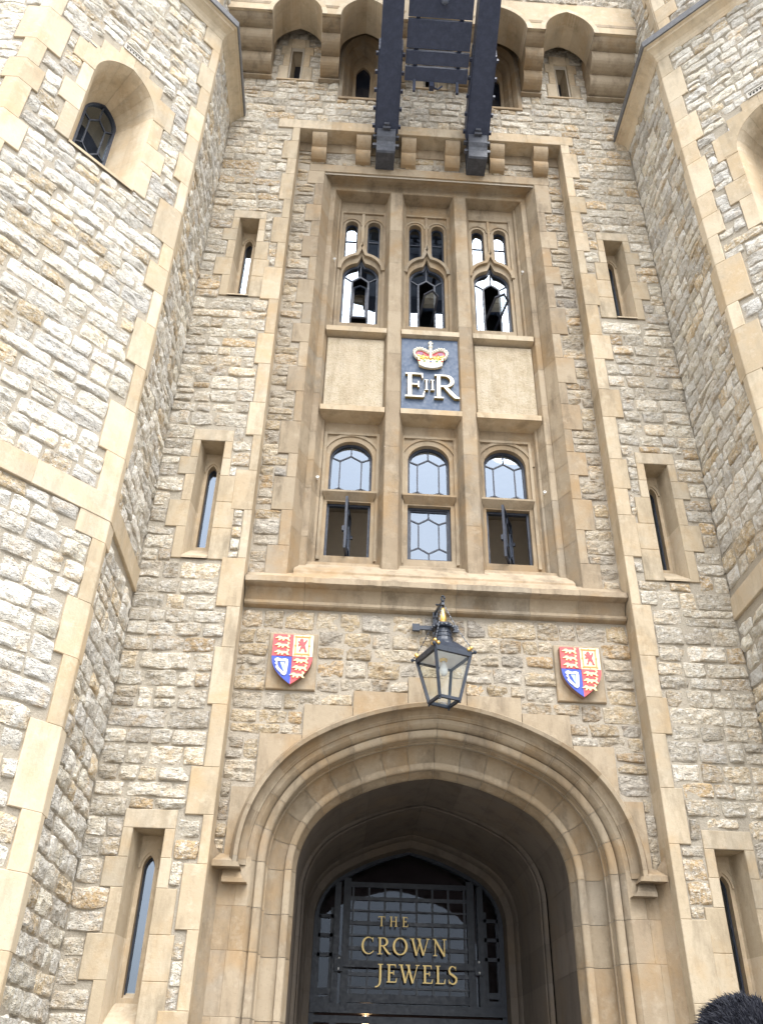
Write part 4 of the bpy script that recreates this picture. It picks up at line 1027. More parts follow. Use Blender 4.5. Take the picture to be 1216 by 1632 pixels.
def bowl(n, thin, thick, c=.5, p=1.4): return [thin+(thick-thin)*math.sin(math.pi*min(1, max(0, i/n)))**p for i in range(n+1)]
K, N_, S_ = .125, .055, .045                                   # thick, thin, serif thickness
def serif(x, z, w=.30): return ([(x-w/2, z), (x+w/2, z)], S_)
GLY = {
 'T': (.74, [([(.37, .0), (.37, 1)], K), ([(.02, .965), (.72, .965)], N_), ([(.035, .99), (.02, .80)], [.05, .03]), ([(.705, .99), (.72, .80)], [.05, .03]), serif(.37, .022)]),
 'H': (.86, [([(.16, 0), (.16, 1)], K), ([(.70, 0), (.70, 1)], K), ([(.16, .52), (.70, .52)], N_), serif(.16, .022), serif(.16, .978), serif(.70, .022), serif(.70, .978)]),
 'E': (.62, [([(.17, 0), (.17, 1)], K), ([(.03, .972), (.56, .972)], N_), ([(.17, .53), (.45, .53)], N_), ([(.03, .028), (.60, .028)], N_), ([(.55, .99), (.57, .79)], [.06, .03]), ([(.445, .65), (.445, .41)], [.05, .05]), ([(.585, .02), (.63, .25)], [.07, .03])]),
 'C': (.84, [(arcp(.48, .5, .40, .485, 48, 312, 24), [.05+.085*max(0, math.cos(R(48+264*i/24-180)))**1.0 for i in range(25)]), ([(.745, .99), (.75, .74)], [.05, .035]), ([(.75, .13), (.80, .20)], .045)]),
 'R': (.78, [([(.16, 0), (.16, 1)], K), ([(.02, .972), (.40, .972)], N_), serif(.16, .022, .32), (arcp(.36, .735, .26, .235, 90, -90, 14), bowl(14, N_, K+.01)), ([(.16, .50), (.38, .50)], N_), ([(.36, .50), (.58, .22), (.72, .06), (.86, .02)], [.10, .13, .12, .04])]),
 'O': (.96, [(arcp(.48, .5, .415, .485, 0, 180, 18), [.06+.085*abs(math.cos(R(180*i/18)))**1.0 for i in range(19)]), (arcp(.48, .5, .415, .485, 180, 360, 18), [.06+.085*abs(math.cos(R(180*i/18)))**1.0 for i in range(19)])]),
 'W': (1.22, [([(.10, 1), (.37, .0)], K), ([(.37, .0), (.63, .97)], N_), ([(.52, 1), (.82, .0)], K), ([(.82, .0), (1.12, 1)], N_), serif(.09, .978, .28), serif(.52, .978, .28), serif(1.12, .978, .24)]),
 'N': (.90, [([(.16, 0), (.16, 1)], N_), ([(.13, 1), (.76, .0)], K), ([(.76, -.02), (.76, 1)], N_), serif(.16, .022, .26), serif(.10, .978, .20), serif(.76, .978, .26)]),
 'J': (.42, [([(.24, 1), (.24, .10), (.20, -.10), (.10, -.22), (-.06, -.26)], [K, K, .10, .07, .08]), serif(.24, .978)]),
 'L': (.60, [([(.17, 0), (.17, 1)], K), serif(.17, .978), ([(.03, .028), (.58, .028)], N_), ([(.56, .02), (.61, .27)], [.07, .03])]),
 'S': (.58, [(arcp(.29, .745, .20, .235, 35, 225, 12)+[(.30, .50)]+arcp(.29, .255, .225, .235, 45, -150, 12)[1:], [.05, .05, .055, .06, .07, .08, .09, .10, .10, .105, .11, .115, .12, .13, .13, .125, .12, .115, .11, .10, .09, .08, .07, .06, .055, .05]), ([(.475, .98), (.485, .76)], [.04, .03]), ([(.07, .02), (.06, .26)], [.04, .03])]),
 'I': (.34, [([(.17, 0), (.17, 1)], K), serif(.17, .022), serif(.17, .978)]),
}
def letter(ch, X0, Z0, size, y0, y1, wide=1.0, mb=None, boldness=1.0):
    q = mb or MB()
    for i, (pts, wds) in enumerate(GLY[ch][1]):
        if isinstance(wds, (list, tuple)): wds = (list(wds)+[wds[-1]]*len(pts))[:len(pts)]; wds = [v*boldness for v in wds]
        else: wds = wds*boldness
        stroke_l(q, pts, wds, lambda p: (X0+p[0]*size*wide, Z0+p[1]*size), y0-.0012*i, y1-.0012*i)
    return q
def word(root, text, x0, x1, z0, size, y0, y1, material, first=None):
    wt = sum(GLY[c][0] for c in text)*size; gapn = len(text)-1; tr = max(0, (x1-x0-wt)/gapn) if gapn else 0; wide = 1.0
    if wt > x1-x0: wide = (x1-x0)/wt
    x = x0
    for c in text:
        letter(c, x, z0, size, y0, y1, wide).build('letter', material, root); x += GLY[c][0]*size*wide+tr
SG = thing('entrance_lettering', 'gold raised letters reading THE CROWN JEWELS on the dark glass over the entrance', 'sign', (0, 4.3, 3.0))
word(SG, 'THE', -.46, -.02, 3.85, .135, 4.30, 4.325, M_GOLDP)
word(SG, 'CROWN', -.70, .55, 3.475, .225, 4.30, 4.325, M_GOLDP)
word(SG, 'JEWELS', -.47, .70, 3.115, .235, 4.30, 4.325, M_GOLDP)

# ================================================================== lit lamp inside the doorway
DL = thing('doorway_lamp', 'small lit lamp glowing inside the dark doorway below the lettering', 'lamp', (-.58, 5.0, 2.55))
q = MB(); q.lathe([(.0, 0), (.035, .0), (.05, .03), (.05, .15), (.0, .17)], (-.58, 5.0, 2.57), 12); q.build('lamp_shade', mat('lit_lamp_glass', (1, .8, .55), .4, emit=((1.0, .62, .30), 9.0)), DL, True)
q = MB(); q.box(-.64, -.52, 4.95, 5.05, 2.74, 2.76); q.box(-.60, -.56, 4.98, 5.02, 2.76, 2.95)
for dx in (-.055, .055):
    for dy in (-.055, .055): q.box(-.58+dx-.006, -.58+dx+.006, 5+dy-.006, 5+dy+.006, 2.55, 2.74)
q.build('lamp_frame', M_IRON, DL)

# ================================================================== HERALDIC SHIELDS
LION = [(-.44, .10), (-.34, .26), (-.20, .27), (-.10, .14), (.12, .16), (.26, .12), (.34, .30), (.24, .40), (.38, .44), (.46, .28), (.36, .06), (.40, -.12), (.48, -.26), (.34, -.30), (.24, -.12), (.10, -.08), (.06, -.28), (-.08, -.30), (-.06, -.12), (-.16, -.10), (-.22, -.28), (-.36, -.28), (-.28, -.08), (-.34, .0), (-.52, -.04), (-.54, .04)]
RAMP = [(-.22, .46), (-.05, .50), (.06, .40), (.10, .22), (.24, .30), (.34, .44), (.42, .36), (.30, .14), (.20, .0), (.30, -.14), (.36, -.34), (.44, -.46), (.24, -.46), (.20, -.28), (.06, -.16), (-.10, -.26), (-.14, -.44), (-.32, -.42), (-.20, -.30), (-.18, -.14), (-.06, -.02), (-.14, .04), (-.36, -.06), (-.42, .04), (-.22, .14), (-.38, .22), (-.42, .32), (-.22, .26), (-.14, .30), (-.26, .36)]
HARP = [(-.42, .40), (-.26, .46), (-.05, .38), (.20, .42), (.36, .38), (.40, .22), (.34, -.42), (.22, -.52), (.06, -.46), (-.06, -.34), (-.24, -.22), (-.36, -.06), (-.30, .06), (-.42, .14), (-.34, .24), (-.46, .32)]
HARPH = [(-.27, .26), (-.24, .02), (-.08, -.16), (.15, -.34), (.23, .26), (.0, .29)]
def shield(xc, label):
    zc = 6.21; S = thing('heraldic_shield', label, 'coat of arms', (xc, YP, zc), group='painted shields either side of the lantern')
    q = MB(); q.blk(xc-.305, xc+.305, 5.835, 6.595, YP-.035, YP+.1, (.45, .55, .2), .012); q.build('stone_plaque', M_ASH, S)
    zt = 6.525; zm = zt-.295; hw = .25; zb = 5.865
    out = [(-hw, zt), (-hw, zm)]
    side = [(-hw*math.cos(f*math.pi/2*.94)**.72 if f < 1 else 0, zm-(zm-zb)*math.sin(f*math.pi/2)**1.12) for f in [i/12 for i in range(13)]]
    side = [(-hw*(1-(i/12)**2.1), zm-(zm-zb)*(i/12)**.98) for i in range(13)]
    q = MB(); full = [(-hw, zt)]+side+[(-x, z) for x, z in reversed(side[:-1])]+[(hw, zt)]
    q.prism([(xc+x, z) for x, z in full], YP-.115, YP-.03); q.build('shield_body', mat('shield_edge', (.25, .15, .10), .6), S)
    yq = YP-.12
    q = MB(); q.prism([(xc+x, z) for x, z in rect(-hw, -.003, zm+.004, zt)], yq-.008, yq+.004); q.prism([(xc-x, z) for x, z in side[0:]]+[(xc+.003, zm)], yq-.008, yq+.004); q.build('red_quarter', M_RED, S)
    q = MB(); q.prism([(xc+x, z) for x, z in rect(.003, hw, zm+.004, zt)], yq-.008, yq+.004); q.build('gold_quarter', mat('pale_gold', (.86, .74, .50), .5), S)
    q = MB(); q.prism([(xc+x, z) for x, z in side]+[(xc-.003, zm-.003)], yq-.008, yq+.004); q.build('blue_quarter', M_BLUE, S)
    q = MB()
    for (x0, z0) in ((-.125, zt-.155), (.105, zm-.155)):
        for j in range(3):
            dx = (.012, .004, -.022)[j] if x0 > 0 else 0
            q.prism([(xc+x0+dx+p[0]*.185, z0+(.098-.096*j)+p[1]*.112) for p in LION], yq-.020, yq-.006)
    q.build('gold_lions', mat('gold_lion_paint', (.84, .68, .36), .45), S)
    q = MB(); q.prism([(xc+.118+p[0]*.135, zm+.152+p[1]*.185) for p in RAMP], yq-.018, yq-.006); q.build('red_lion', M_RED, S)
    q = MB(); r_ = rect(xc+.028, xc+.205, zm+.028, zt-.022)
    strip(q, r_, .008, yq-.013, yq-.006, closed=True); strip(q, rect(xc+.040, xc+.193, zm+.040, zt-.034), .005, yq-.0135, yq-.006, closed=True)
    for fx in (0, .5, 1):
        for fz in (0, .5, 1):
            if (fx, fz) == (.5, .5): continue
            px_, pz_ = xc+.028+.177*fx, zm+.028+.245*fz; q.prism([(px_-.014, pz_), (px_, pz_-.014), (px_+.014, pz_), (px_, pz_+.014)], yq-.016, yq-.006)
    q.build('tressure', M_ORANGE, S)
    q = MB(); q.prism([(xc-.120+p[0]*.20, zm-.135+p[1]*.235) for p in HARP], yq-.02, yq-.006, holes=[[(xc-.120+p[0]*.20, zm-.135+p[1]*.235) for p in HARPH]]); q.build('harp', M_WHITE, S)
    q = MB(); hs2 = [(-.12, .24), (.17, .24), (.14, -.26)]; q.prism([(xc-.120+p[0]*.20, zm-.135+p[1]*.235) for p in hs2], yq-.014, yq-.006); q.build('harp_strings', M_SKYBLUE, S)
    return S
shield(-1.81, 'quartered red, gold and blue shield on the stone plaque left of the lantern')
shield(1.80, 'quartered red, gold and blue shield on the stone plaque right of the lantern')

# ================================================================== ROYAL CYPHER SIGN
CS = thing('cypher_sign', 'slate blue plaque with a gilt crown above raised letters EIIR, between two stone panels', 'sign', (0, .62, 11.5))
q = MB(); q.blk(-.478, .478, 10.715, 12.265, .60, .66, c=.008); q.box(-.478, .478, .66, .73, 10.72, 12.26); q.build('plate', M_BLUEPLATE, CS)
yl = .575
for txt, x0, sz, z0, wd in (('E', -.425, .51, 10.935, 1.0), ('R', .05, .50, 10.935, .94), ('I', -.108, .215, 11.095, 1.0), ('I', -.012, .215, 11.095, 1.0)):
    letter(txt, x0, z0, sz, yl-.030, yl-.018, wd, boldness=.96).build('letter', M_CREAM, CS)
    letter(txt, x0-.0, z0, sz, yl-.018, yl+.03, wd*1.0, boldness=1.0).build('letter_edge', M_GOLD, CS)
# crown: jewelled circlet, red cap, pearled arches, orb and cross
cz, cxr = 11.60, .265
def crown_band(f, lvl):  # point on the circlet, slightly curved as seen from below
    x = (f*2-1)*(cxr*(.70+.13*lvl)); return (x, cz+.20*lvl-.045*(1-(2*f-1)**2)+.03)
q = MB(); lo_ = [crown_band(i/12, 0) for i in range(13)]; hi_ = [crown_band(i/12, 1) for i in range(13)]
q.prism(lo_+list(reversed(hi_)), .545, .60); cw_ = q.build('crown', mat('pale_gold_paint', (.86, .70, .38), .42), CS)
q = MB(); V = []
q.prism([(-.195, 11.625), (-.10, 11.575), (0, 11.56), (.10, 11.575), (.195, 11.625), (.10, 11.645), (0, 11.652), (-.10, 11.645)], .530, .56); q.build('crown_lining', mat('ermine_shade', (.62, .61, .58), .6), cw_)
q = MB(); q.prism([(-.215, 11.77), (-.25, 11.86), (-.22, 11.94), (-.12, 11.96), (-.0, 11.90), (.12, 11.96), (.22, 11.94), (.25, 11.86), (.215, 11.77), (0, 11.73)], .565, .60); q.build('crown_cap', M_RED, cw_)
q = MB(); q.prism([(-.225, 11.86), (-.20, 11.925), (-.13, 11.93), (-.10, 11.86)], .560, .566); q.prism([(.225, 11.86), (.10, 11.86), (.13, 11.93), (.20, 11.925)], .560, .566); q.build('cap_shadow_lining', M_PURPLE, cw_)
q = MB(); arc_l = [(-.22, 11.78), (-.265, 11.85), (-.265, 11.92), (-.22, 11.975), (-.15, 11.985), (-.08, 11.945), (-.02, 11.90)]
for sg in (-1, 1):
    pts = [(sg*-p[0] if sg > 0 else p[0], p[1]) for p in arc_l]; strip(q, pts, .035, .535, .575)
    for t in range(11):
        f = t/10*(len(pts)-1); i = min(int(f), len(pts)-2); fr_ = f-i; px_ = pts[i][0]+(pts[i+1][0]-pts[i][0])*fr_; pz_ = pts[i][1]+(pts[i+1][1]-pts[i][1])*fr_
        q.sphere((px_+(sg*.012 if t < 5 else 0), .535, pz_+.014), .019, 8, 5)
strip(q, [(0, 11.78), (0, 12.0)], .045, .530, .575)
q.sphere((0, .545, 12.035), .036, 10, 7); q.prism([(-.042, 12.10), (-.03, 12.115), (-.042, 12.13), (-.018, 12.12), (-.02, 12.16), (.02, 12.16), (.018, 12.12), (.042, 12.13), (.03, 12.115), (.042, 12.10), (.018, 12.105), (.015, 12.06), (-.015, 12.06), (-.018, 12.105)], .53, .56)
q.build('crown_arches', M_CREAM, cw_, True)
q = MB()
for x in (-.12, .0, .12):
    q.sphere((x, .545, 11.80), .028, 8, 6, sq=(1, .6, 1.2)); q.prism([(x-.035, 11.78), (x, 11.74), (x+.035, 11.78), (x, 11.88)], .535, .56)
strip(q, [(p[0], p[1]+.012) for p in hi_], .022, .535, .56); strip(q, [(p[0], p[1]-.0) for p in lo_], .016, .535, .56)
for x in (-.16, -.06, .06, .16): q.sphere((x, .545, 11.775), .020, 8, 5)
q.build('crown_gold', M_GOLD, cw_, True)
for x, mm in ((-.10, M_GREEN), (.0, M_BLUE), (.10, M_GREEN), (-.185, M_RED), (.185, M_RED)):
    q = MB(); q.sphere((x, .542, 11.705+.10*abs(x)), .018, 8, 5, sq=(1.1, .6, .8)); q.build('jewel', mm, cw_, True)

# ================================================================== LANTERN
LXc, LYc = -.02, -.55
LN = thing('wall_lantern', 'dark blue four-sided glass lantern hanging from an iron wall bracket above the arch', 'lantern', (LXc, LYc, 5.3))
ZL0, ZL1 = 5.435, 5.955; RB, RT = .180, .322; ang0 = R(67)
def lc(k_, r_, z, y0=0): a = ang0+k_*math.pi/2; return Vector((LXc+r_*math.cos(a), LYc+r_*math.sin(a), z))
q = MB()
for k_ in range(4):
    a, b, c_, d_ = lc(k_, RB, ZL0), lc(k_+1, RB, ZL0), lc(k_, RT, ZL1), lc(k_+1, RT, ZL1)
    q.bar(a, c_, .034, .034); q.bar(a, b, .030, .034); q.bar(c_, d_, .036, .040)
    m_ = lc(k_, RB, ZL0); q.sphere((m_.x, m_.y, m_.z-.028), .014, 8, 5)
    for t in (.2, .5, .8):
        p_ = a.lerp(c_, t); q.sphere(tuple(p_), .021, 6, 4)
LF = q.build('lantern_frame', M_LAMP, LN)
q = MB()
for k_ in range(4):
    a, b, c_, d_ = lc(k_, RB-.005, ZL0), lc(k_+1, RB-.005, ZL0), lc(k_, RT-.008, ZL1), lc(k_+1, RT-.008, ZL1); q.add([a, b, d_, c_], [(0, 1, 2, 3)])
q.add([lc(k_, RB-.01, ZL0+.004) for k_ in range(4)], [(0, 1, 2, 3)]); q.build('pane', M_GLASS_LAMP, LN)
q = MB(); V = [lc(k_, RT+.02, ZL1+.0) for k_ in range(4)]+[lc(k_, RT+.02, ZL1+.045) for k_ in range(4)]+[lc(k_, .14, ZL1+.20) for k_ in range(4)]
q.add([list(v) for v in V], [(k_, (k_+1) % 4, 4+(k_+1) % 4, 4+k_) for k_ in range(4)]+[(4+k_, 4+(k_+1) % 4, 8+(k_+1) % 4, 8+k_) for k_ in range(4)]+[(8, 9, 10, 11)])
q.lathe([(.155, .12), (.150, .16), (.125, .20), (.115, .245), (.12, .25), (.108, .26), (.104, .30), (.11, .305), (.100, .33), (.095, .37), (.12, .375), (.128, .40), (.11, .43), (.05, .445), (.02, .45)], (LXc, LYc, ZL1), 20)
for k_ in range(14):
    a = 2*math.pi*k_/14; q.sphere((LXc+.122*math.cos(a), LYc+.122*math.sin(a), ZL1+.385), .02, 6, 4)
q.build('lantern_roof', M_LAMP, LN)
q = MB(); q.add([lc(k_, RT-.01, ZL1-.004) for k_ in range(4)], [(0, 1, 2, 3)]); q.build('reflector', mat('lamp_white', (.88, .89, .9), .35), LN)
q = MB(); q.lathe([(.045, 0), (.045, -.02), (.03, -.03)], (LXc, LYc, ZL1-.008), 14); q.build('lamp_socket', M_GOLDP, LN)
q = MB(); q.lathe([(.02, -.03), (.025, -.06), (.042, -.10), (.05, -.14), (.045, -.18), (.028, -.205), (0, -.213)], (LXc, LYc, ZL1), 16); q.build('light_bulb', mat('opal_bulb', (.8, .8, .78), .25), LN, True)
q = MB(); q.lathe([(.035, 0), (.03, .02), (.042, .05), (.048, .09), (.036, .14), (.022, .19), (.016, .23), (.0, .245)], (LXc, LYc, ZL1+.44), 14); q.build('finial', M_GOLD, LN, True)
for k_ in range(4):
    q = MB(); p_ = lc(k_, RT+.01, ZL1+.045)
    for dx in (-1, 0, 1):
        a = ang0+k_*math.pi/2+dx*.10; q.sphere((LXc+(RT+.01-.02*abs(dx))*math.cos(a), LYc+(RT+.01-.02*abs(dx))*math.sin(a), ZL1+.06+(.03 if dx == 0 else 0)), .024, 6, 5)
    q.build('corner_crest', M_GOLD, LN, True)
# wall bracket with cross-shaped plate, arm and stay chains
q = MB(); q.box(-.30, .26, YP-.075, YP-.045, 6.71, 6.765); q.box(-.315, -.22, YP-.08, YP-.044, 6.69, 6.785); q.box(.18, .275, YP-.08, YP-.044, 6.69, 6.785)
q.box(-.05, .01, YP-.075, YP-.045, 6.45, 7.0); q.bar((-.02, YP-.06, 6.62), (-.02, LYc-.05, 6.66), .035, .045); q.bar((-.02, YP-.06, 6.96), (-.02, LYc, 6.70), .025, .03)
q.tube([(-.02, LYc, 6.66), (-.02, LYc, 6.36)], .016); q.tube([(LXc+.02*math.cos(t*.7), LYc-.05, 6.72+.035*math.sin(t*.7)) for t in range(10)], .012)
q.tube([(-.02+.05*math.cos(t*.9), YP-.1-t*.05, 6.78+.04*math.sin(t*.9)) for t in range(14)], .012)
q.build('wall_bracket', M_LAMP, LN)
q = MB()
for k_ in range(4):
    p_ = lc(k_, RT+.055, ZL1+.03); p2 = lc(k_, RT-.0, ZL1+.02); q.bar(p2, p_, .018, .018); q.sphere((p_.x, p_.y, p_.z), .022, 8, 6)
    top = Vector((-.02, LYc+(.0 if k_ != 0 else .1), 6.70)); n = 26
    for i in range(n):
        a, b = p_.lerp(top, i/n), p_.lerp(top, (i+1)/n); sag = lambda t: -.05*math.sin(math.pi*t)
        a.z += sag(i/n); b.z += sag((i+1)/n); q.bar(a, a.lerp(b, .8), .014 if i % 2 else .006, .006 if i % 2 else .014)
q.build('stay_chains', M_LAMP, LN)

# ================================================================== BLACK BRACKET FRAME (projecting from the top of the wall)
HF = thing('iron_bracket_frame', 'large black timber and iron bracket frame jutting out above the windows', 'bracket', (0, 0, 16.2))
def slope(y): return 16.92-(y+.12)*.62                          # underside height of the raking struts
for sx in (-1, 1):
    q = MB(); xo, xi = (-1.09, -.64) if sx < 0 else (.64, 1.09)
    pts = [(-.12, 16.92), (-4.6, slope(-4.6)), (-4.6, slope(-4.6)+.5), (.0, 17.5), (.0, 16.92)]
    V = [(x, y, z) for x in (xo+.03, xi-.03) for y, z in pts]; n = len(pts)
    q.add(V, [(i, (i+1) % n, n+(i+1) % n, n+i) for i in range(n)]+[tuple(range(n)), tuple(range(2*n-1, n-1, -1))])
    sb = q.build('raking_strut', M_IRON, HF)
    q = MB()
    for x in (xo+.015, xi-.015):                               # iron flitch plates with bolts on the strut flanks
        q.add([(x+dx, y, z) for dx in (-.015, .015) for y, z in ((-.10, 16.95), (-1.3, slope(-1.3)+.05), (-1.3, slope(-1.3)+.42), (-.10, 17.42))], [(0, 1, 2, 3), (7, 6, 5, 4), (0, 4, 5, 1), (1, 5, 6, 2), (2, 6, 7, 3)])
    for t in range(5):
        y = -.16-.26*t; z = slope(y)+.14
        for x, d in ((xo, -1), (xi, 1)): q.lathe([(.035, 0), (.035, .0), (.03, .02), (.0, .03)], (0, 0, 0), 6)if False else q.box(*sorted((x, x+d*.045)), y-.03, y+.03, z-.03, z+.03)
    q.build('flitch_plate', M_IRON, sb)
    q = MB()                                                   # cast shoe at the foot of the strut
    x0, x1 = xo+.05, xi-.05
    prf = [(YP, 16.36), (-.08, 16.36), (-.11, 16.39), (-.125, 16.55), (-.15, 16.62), (-.20, 16.70), (-.215, 16.82), (-.215, 16.90), (-.20, 16.95), (-.12, 17.05), (YP, 17.05)]
    rolls(q, x0, x1, prf, (.5, .5, 0)); xm = (x0+x1)/2
    q.box(xm-.07, xm+.07, -.27, -.19, 16.86, 16.93); q.box(xm-.05, xm+.05, -.30, -.22, 16.93, 17.0)
    for x, d in ((x0, -1), (x1, 1)):
        for z in (16.62, 16.90): q.box(*sorted((x, x+d*.07)), -.08, -.01, z-.035, z+.035)
    q.build('iron_shoe', M_IRON_WORN, HF)
def cross(y0, y1, lift=.10, x=.585, th=.06):
    q = MB(); n = Vector((0, .53, .85)); V = []
    for y in (y0, y1):
        for h in (lift, lift+th): V += [(-x, y, slope(y)+h), (x, y, slope(y)+h)]
    q.add(V, [(0, 1, 5, 4), (2, 6, 7, 3), (0, 2, 3, 1), (4, 5, 7, 6), (0, 4, 6, 2), (1, 3, 7, 5)]); return q.build('cross_board', M_IRON, HF)
cross(-.86, -1.06); cross(-1.095, -1.285); cross(-1.32, -1.715); cross(-1.75, -2.31); cross(-2.35, -3.0); cross(-3.06, -3.8); cross(-3.84, -4.6)
q = MB(); q.add([(-1.3, -2.9, 19.6), (1.3, -2.9, 19.6), (1.3, -5.4, 20.0), (-1.3, -5.4, 20.0), (-1.3, -2.9, 23), (1.3, -2.9, 23), (1.3, -5.4, 23), (-1.3, -5.4, 23)], [(0, 1, 2, 3), (0, 4, 5, 1), (2, 6, 7, 3), (0, 3, 7, 4), (1, 5, 6, 2)])
q.build('clock_housing', M_IRON, HF)
for x in (-.40, .40):
    q = MB(); q.bar((x, -.86, slope(-.86)+.20), (x, -3.9, slope(-3.9)+.24), .075, .07); q.bar((x, -.88, slope(-.88)+.18), (x, -.80, slope(-.85)-.13), .05, .05); q.build('longitudinal_bar', M_IRON, HF)
q = MB(); q.tube([(-.05, -.85, 17.45), (-.02, -.83, 17.33), (.04, -.83, 17.30), (.12, -.84, 17.40)], .018); q.box(-.12, -.04, -.9, -.8, 17.28, 17.42); q.build('cable_clip', M_IRON, HF)
q = MB(); q.sphere((.05, -2.02, slope(-2.02)+.02), .075, 14, 8); q.build('round_sensor', mat('smoked_dome', (.10, .12, .17), .15), HF, True)

# ================================================================== little wall hooks beside the windows
hk = None
for i, (x, y, z, lb) in enumerate(((-1.69, .66, 14.17, 'small white hook on the jamb left of the upper window lights'), (1.69, .66, 14.13, 'small white hook on the jamb right of the upper window lights'),
                                   (-1.69, .66, 9.33, 'small white hook on the jamb left of the lower window lights'), (1.69, .66, 9.27, 'small white hook on the jamb right of the lower window lights'))):
    if hk is None:
        q = MB(); q.tube([(0, .05, 0), (0, -.03, 0)], .014, 8); q.tube([(.028*math.cos(t*.65), -.045, .028*math.sin(t*.65)) for t in range(10)], .010, 6); hk = q.build('wall_hook', M_WHITE); o = hk
    else: o = hk.copy(); col.objects.link(o)
    o.location = (x, y, z); o.scale = (.7, .7, .7); tag(o, lb, 'hook', 'small hooks beside the window lights')

# ================================================================== PERSON (only the crown of the head is in the picture)
PX, PY = -.345, -7.90
PE = thing('person', 'person with short dark spiky hair seen from behind, standing at the lower right', 'person', (PX, PY, 0))
def skin_body():
    me = bpy.data.meshes.new('body'); V = []; E = []; Rr = []
    def a(p, r_, par=None):
        V.append(p); Rr.append(r_); i = len(V)-1
        if par is not None: E.append((par, i))
        return i
    pel = a((0, 0, .98), (.155, .11)); wa = a((0, -.01, 1.12), (.14, .10), pel); ch_ = a((0, -.005, 1.33), (.165, .115), wa); sh = a((0, .0, 1.47), (.13, .085), ch_)
    nk = a((0, .01, 1.555), (.06, .06), sh); h0 = a((0, .025, 1.63), (.062, .075), nk); h1 = a((0, .02, 1.71), (.075, .092), h0); h2 = a((0, .01, 1.775), (.066, .08), h1)
    for s_ in (-1, 1):
        s1 = a((s_*.17, 0, 1.475), (.065, .06), sh); el = a((s_*.225, -.02, 1.19), (.043, .043), s1); wr = a((s_*.23, .05, .95), (.028, .032), el); pm = a((s_*.228, .07, .88), (.022, .042), wr)
        for f_, (dy, L) in enumerate(((-.030, .075), (-.010, .085), (.012, .080), (.032, .062))):
            b = a((s_*.226, .075+dy, .835), (.009, .010), pm); b2 = a((s_*.222, .085+dy, .835-L*.6), (.008, .009), b); a((s_*.212, .092+dy, .835-L), (.007, .008), b2)
        t1 = a((s_*.215, .115, .90), (.011, .011), wr); t2 = a((s_*.208, .14, .86), (.010, .010), t1); a((s_*.203, .148, .83), (.008, .008), t2)
        hp_ = a((s_*.095, 0, .92), (.095, .10), pel); kn = a((s_*.11, .015, .50), (.06, .062), hp_); an = a((s_*.115, -.02, .09), (.038, .042), kn); a((s_*.125, .13, .035), (.038, .03), an)
    me.from_pydata(V, E, []); o = bpy.data.objects.new('body', me); col.objects.link(o)
    m_ = o.modifiers.new('skin', 'SKIN'); m_.use_smooth_shade = True
    for i, r_ in enumerate(Rr): me.skin_vertices[0].data[i].radius = r_; me.skin_vertices[0].data[i].use_root = (i == 0)
    s2 = o.modifiers.new('sub', 'SUBSURF'); s2.levels = 2; s2.render_levels = 2; return o
bd = skin_body(); bd.data.materials.append(mat('skin', (.52, .33, .24), .55)); bd.parent = PE
def ell(mb, c, r_, n=18, m_=14, f=None):
    V = []
    for i in range(m_+1):
        for j in range(n):
            th, ph = math.pi*i/m_, 2*math.pi*j/n; V.append((c[0]+r_[0]*math.sin(th)*math.cos(ph), c[1]+r_[1]*math.sin(th)*math.sin(ph), c[2]+r_[2]*math.cos(th)))
    mb.grid(V, m_+1, n, closed=True)
q = MB(); ell(q, (PX, PY+.128, 1.700), (.013, .018, .022), 8, 6); q.build('nose', bd.data.materials[0], PE, True)
q = MB(); ell(q, (PX, PY+.106, 1.655), (.025, .012, .008), 8, 6); q.build('mouth', mat('lips', (.42, .18, .16), .5), PE, True)
for s_ in (-1, 1):
    q = MB(); ell(q, (PX+s_*.030, PY+.100, 1.725), (.014, .012, .011), 8, 6); q.build('eye', M_WHITE, PE, True)
    q = MB(); ell(q, (PX+s_*.084, PY+.005, 1.70), (.012, .022, .033), 8, 6); q.build('ear', bd.data.materials[0], PE, True)
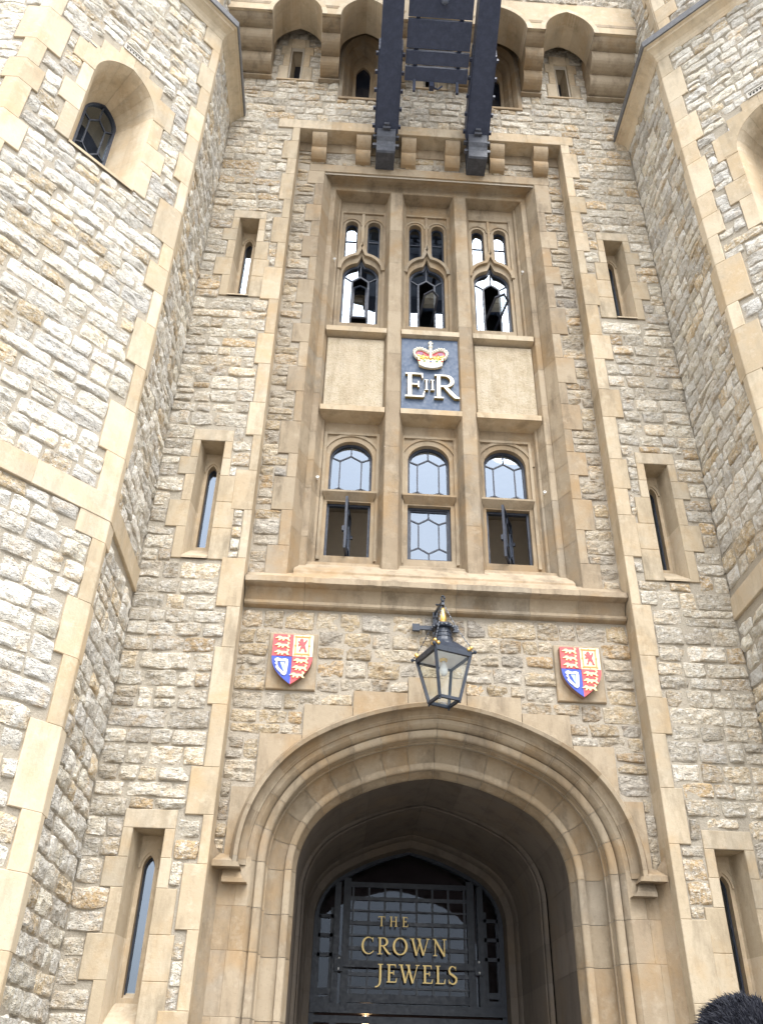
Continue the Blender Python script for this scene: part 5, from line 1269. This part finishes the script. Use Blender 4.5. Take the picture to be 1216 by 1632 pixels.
# jacket and trousers follow the body
def shell(name, material, rings, n=18):
    q = MB(); V = []
    for (x, y, z, rx, ry) in rings:
        for j in range(n): V.append((PX+x+rx*math.cos(2*math.pi*j/n), PY+y+ry*math.sin(2*math.pi*j/n), z))
    q.grid(V, len(rings), n, closed=True); return q.build(name, material, PE, True)
cl1 = painted('navy_jacket_cloth', (.03, .04, .07), .85, .2); cl2 = painted('dark_jeans', (.05, .06, .10), .9, .3)
shell('jacket', cl1, [(0, 0, .90, .19, .14), (0, 0, 1.05, .175, .13), (0, 0, 1.2, .18, .13), (0, 0, 1.36, .20, .14), (0, 0, 1.46, .19, .11), (0, .005, 1.53, .10, .085), (0, .01, 1.575, .075, .075)])
for s_ in (-1, 1):
    shell('jacket_sleeve', cl1, [(s_*.15, 0, 1.50, .05, .07), (s_*.185, -.003, 1.44, .075, .075), (s_*.225, -.02, 1.19, .058, .06), (s_*.23, .04, .97, .045, .048)])
    shell('trouser_leg', cl2, [(s_*.085, 0, .96, .10, .125), (s_*.10, 0, .80, .098, .11), (s_*.11, .015, .50, .075, .08), (s_*.115, -.015, .10, .058, .065)])
    q = MB(); ell(q, (PX+s_*.12, PY+.06, .045), (.05, .145, .05)); q.build('shoe', M_IRON, PE, True)
# hair: a scalp cap and many short tapering tufts
q = MB(); rh = random.Random(5); hc = np.array([PX-.012, PY-.005, 1.722]); hr = np.array([.097, .116, .124])
ell(q, tuple(hc), tuple(hr))
def hdir():
    while True:
        d = np.array([rh.gauss(0, 1) for _ in range(3)]); d /= np.linalg.norm(d)
        if d[2] > -.35 and not (d[1] > .45 and d[2] < .35): return d
V, F = [], []
for i in range(9000):
    d = hdir(); p = hc+d*hr*.97; tg = np.cross(d, [0.9, .25, .1]); gdir = .42*d+.75*tg+np.array([rh.uniform(-.45, .45), rh.uniform(-.45, .45), rh.uniform(-.1, .4)])
    gdir /= np.linalg.norm(gdir); L = rh.uniform(.014, .030); s_ = np.cross(gdir, [rh.uniform(-1, 1), rh.uniform(-1, 1), rh.uniform(-1, 1)]); s_ = s_/(np.linalg.norm(s_)+1e-9)*.0013
    b = len(V); V += [p-s_, p+s_, p+gdir*L*.6+s_*.7, p+gdir*L*.6-s_*.7, p+gdir*L+np.array([0, 0, -.004])]; F += [(b, b+1, b+2, b+3), (b+3, b+2, b+4)]
q.add(V, F); q.build('hair', mat('dark_hair', (.012, .013, .020), .62, spec=.25), PE, False)
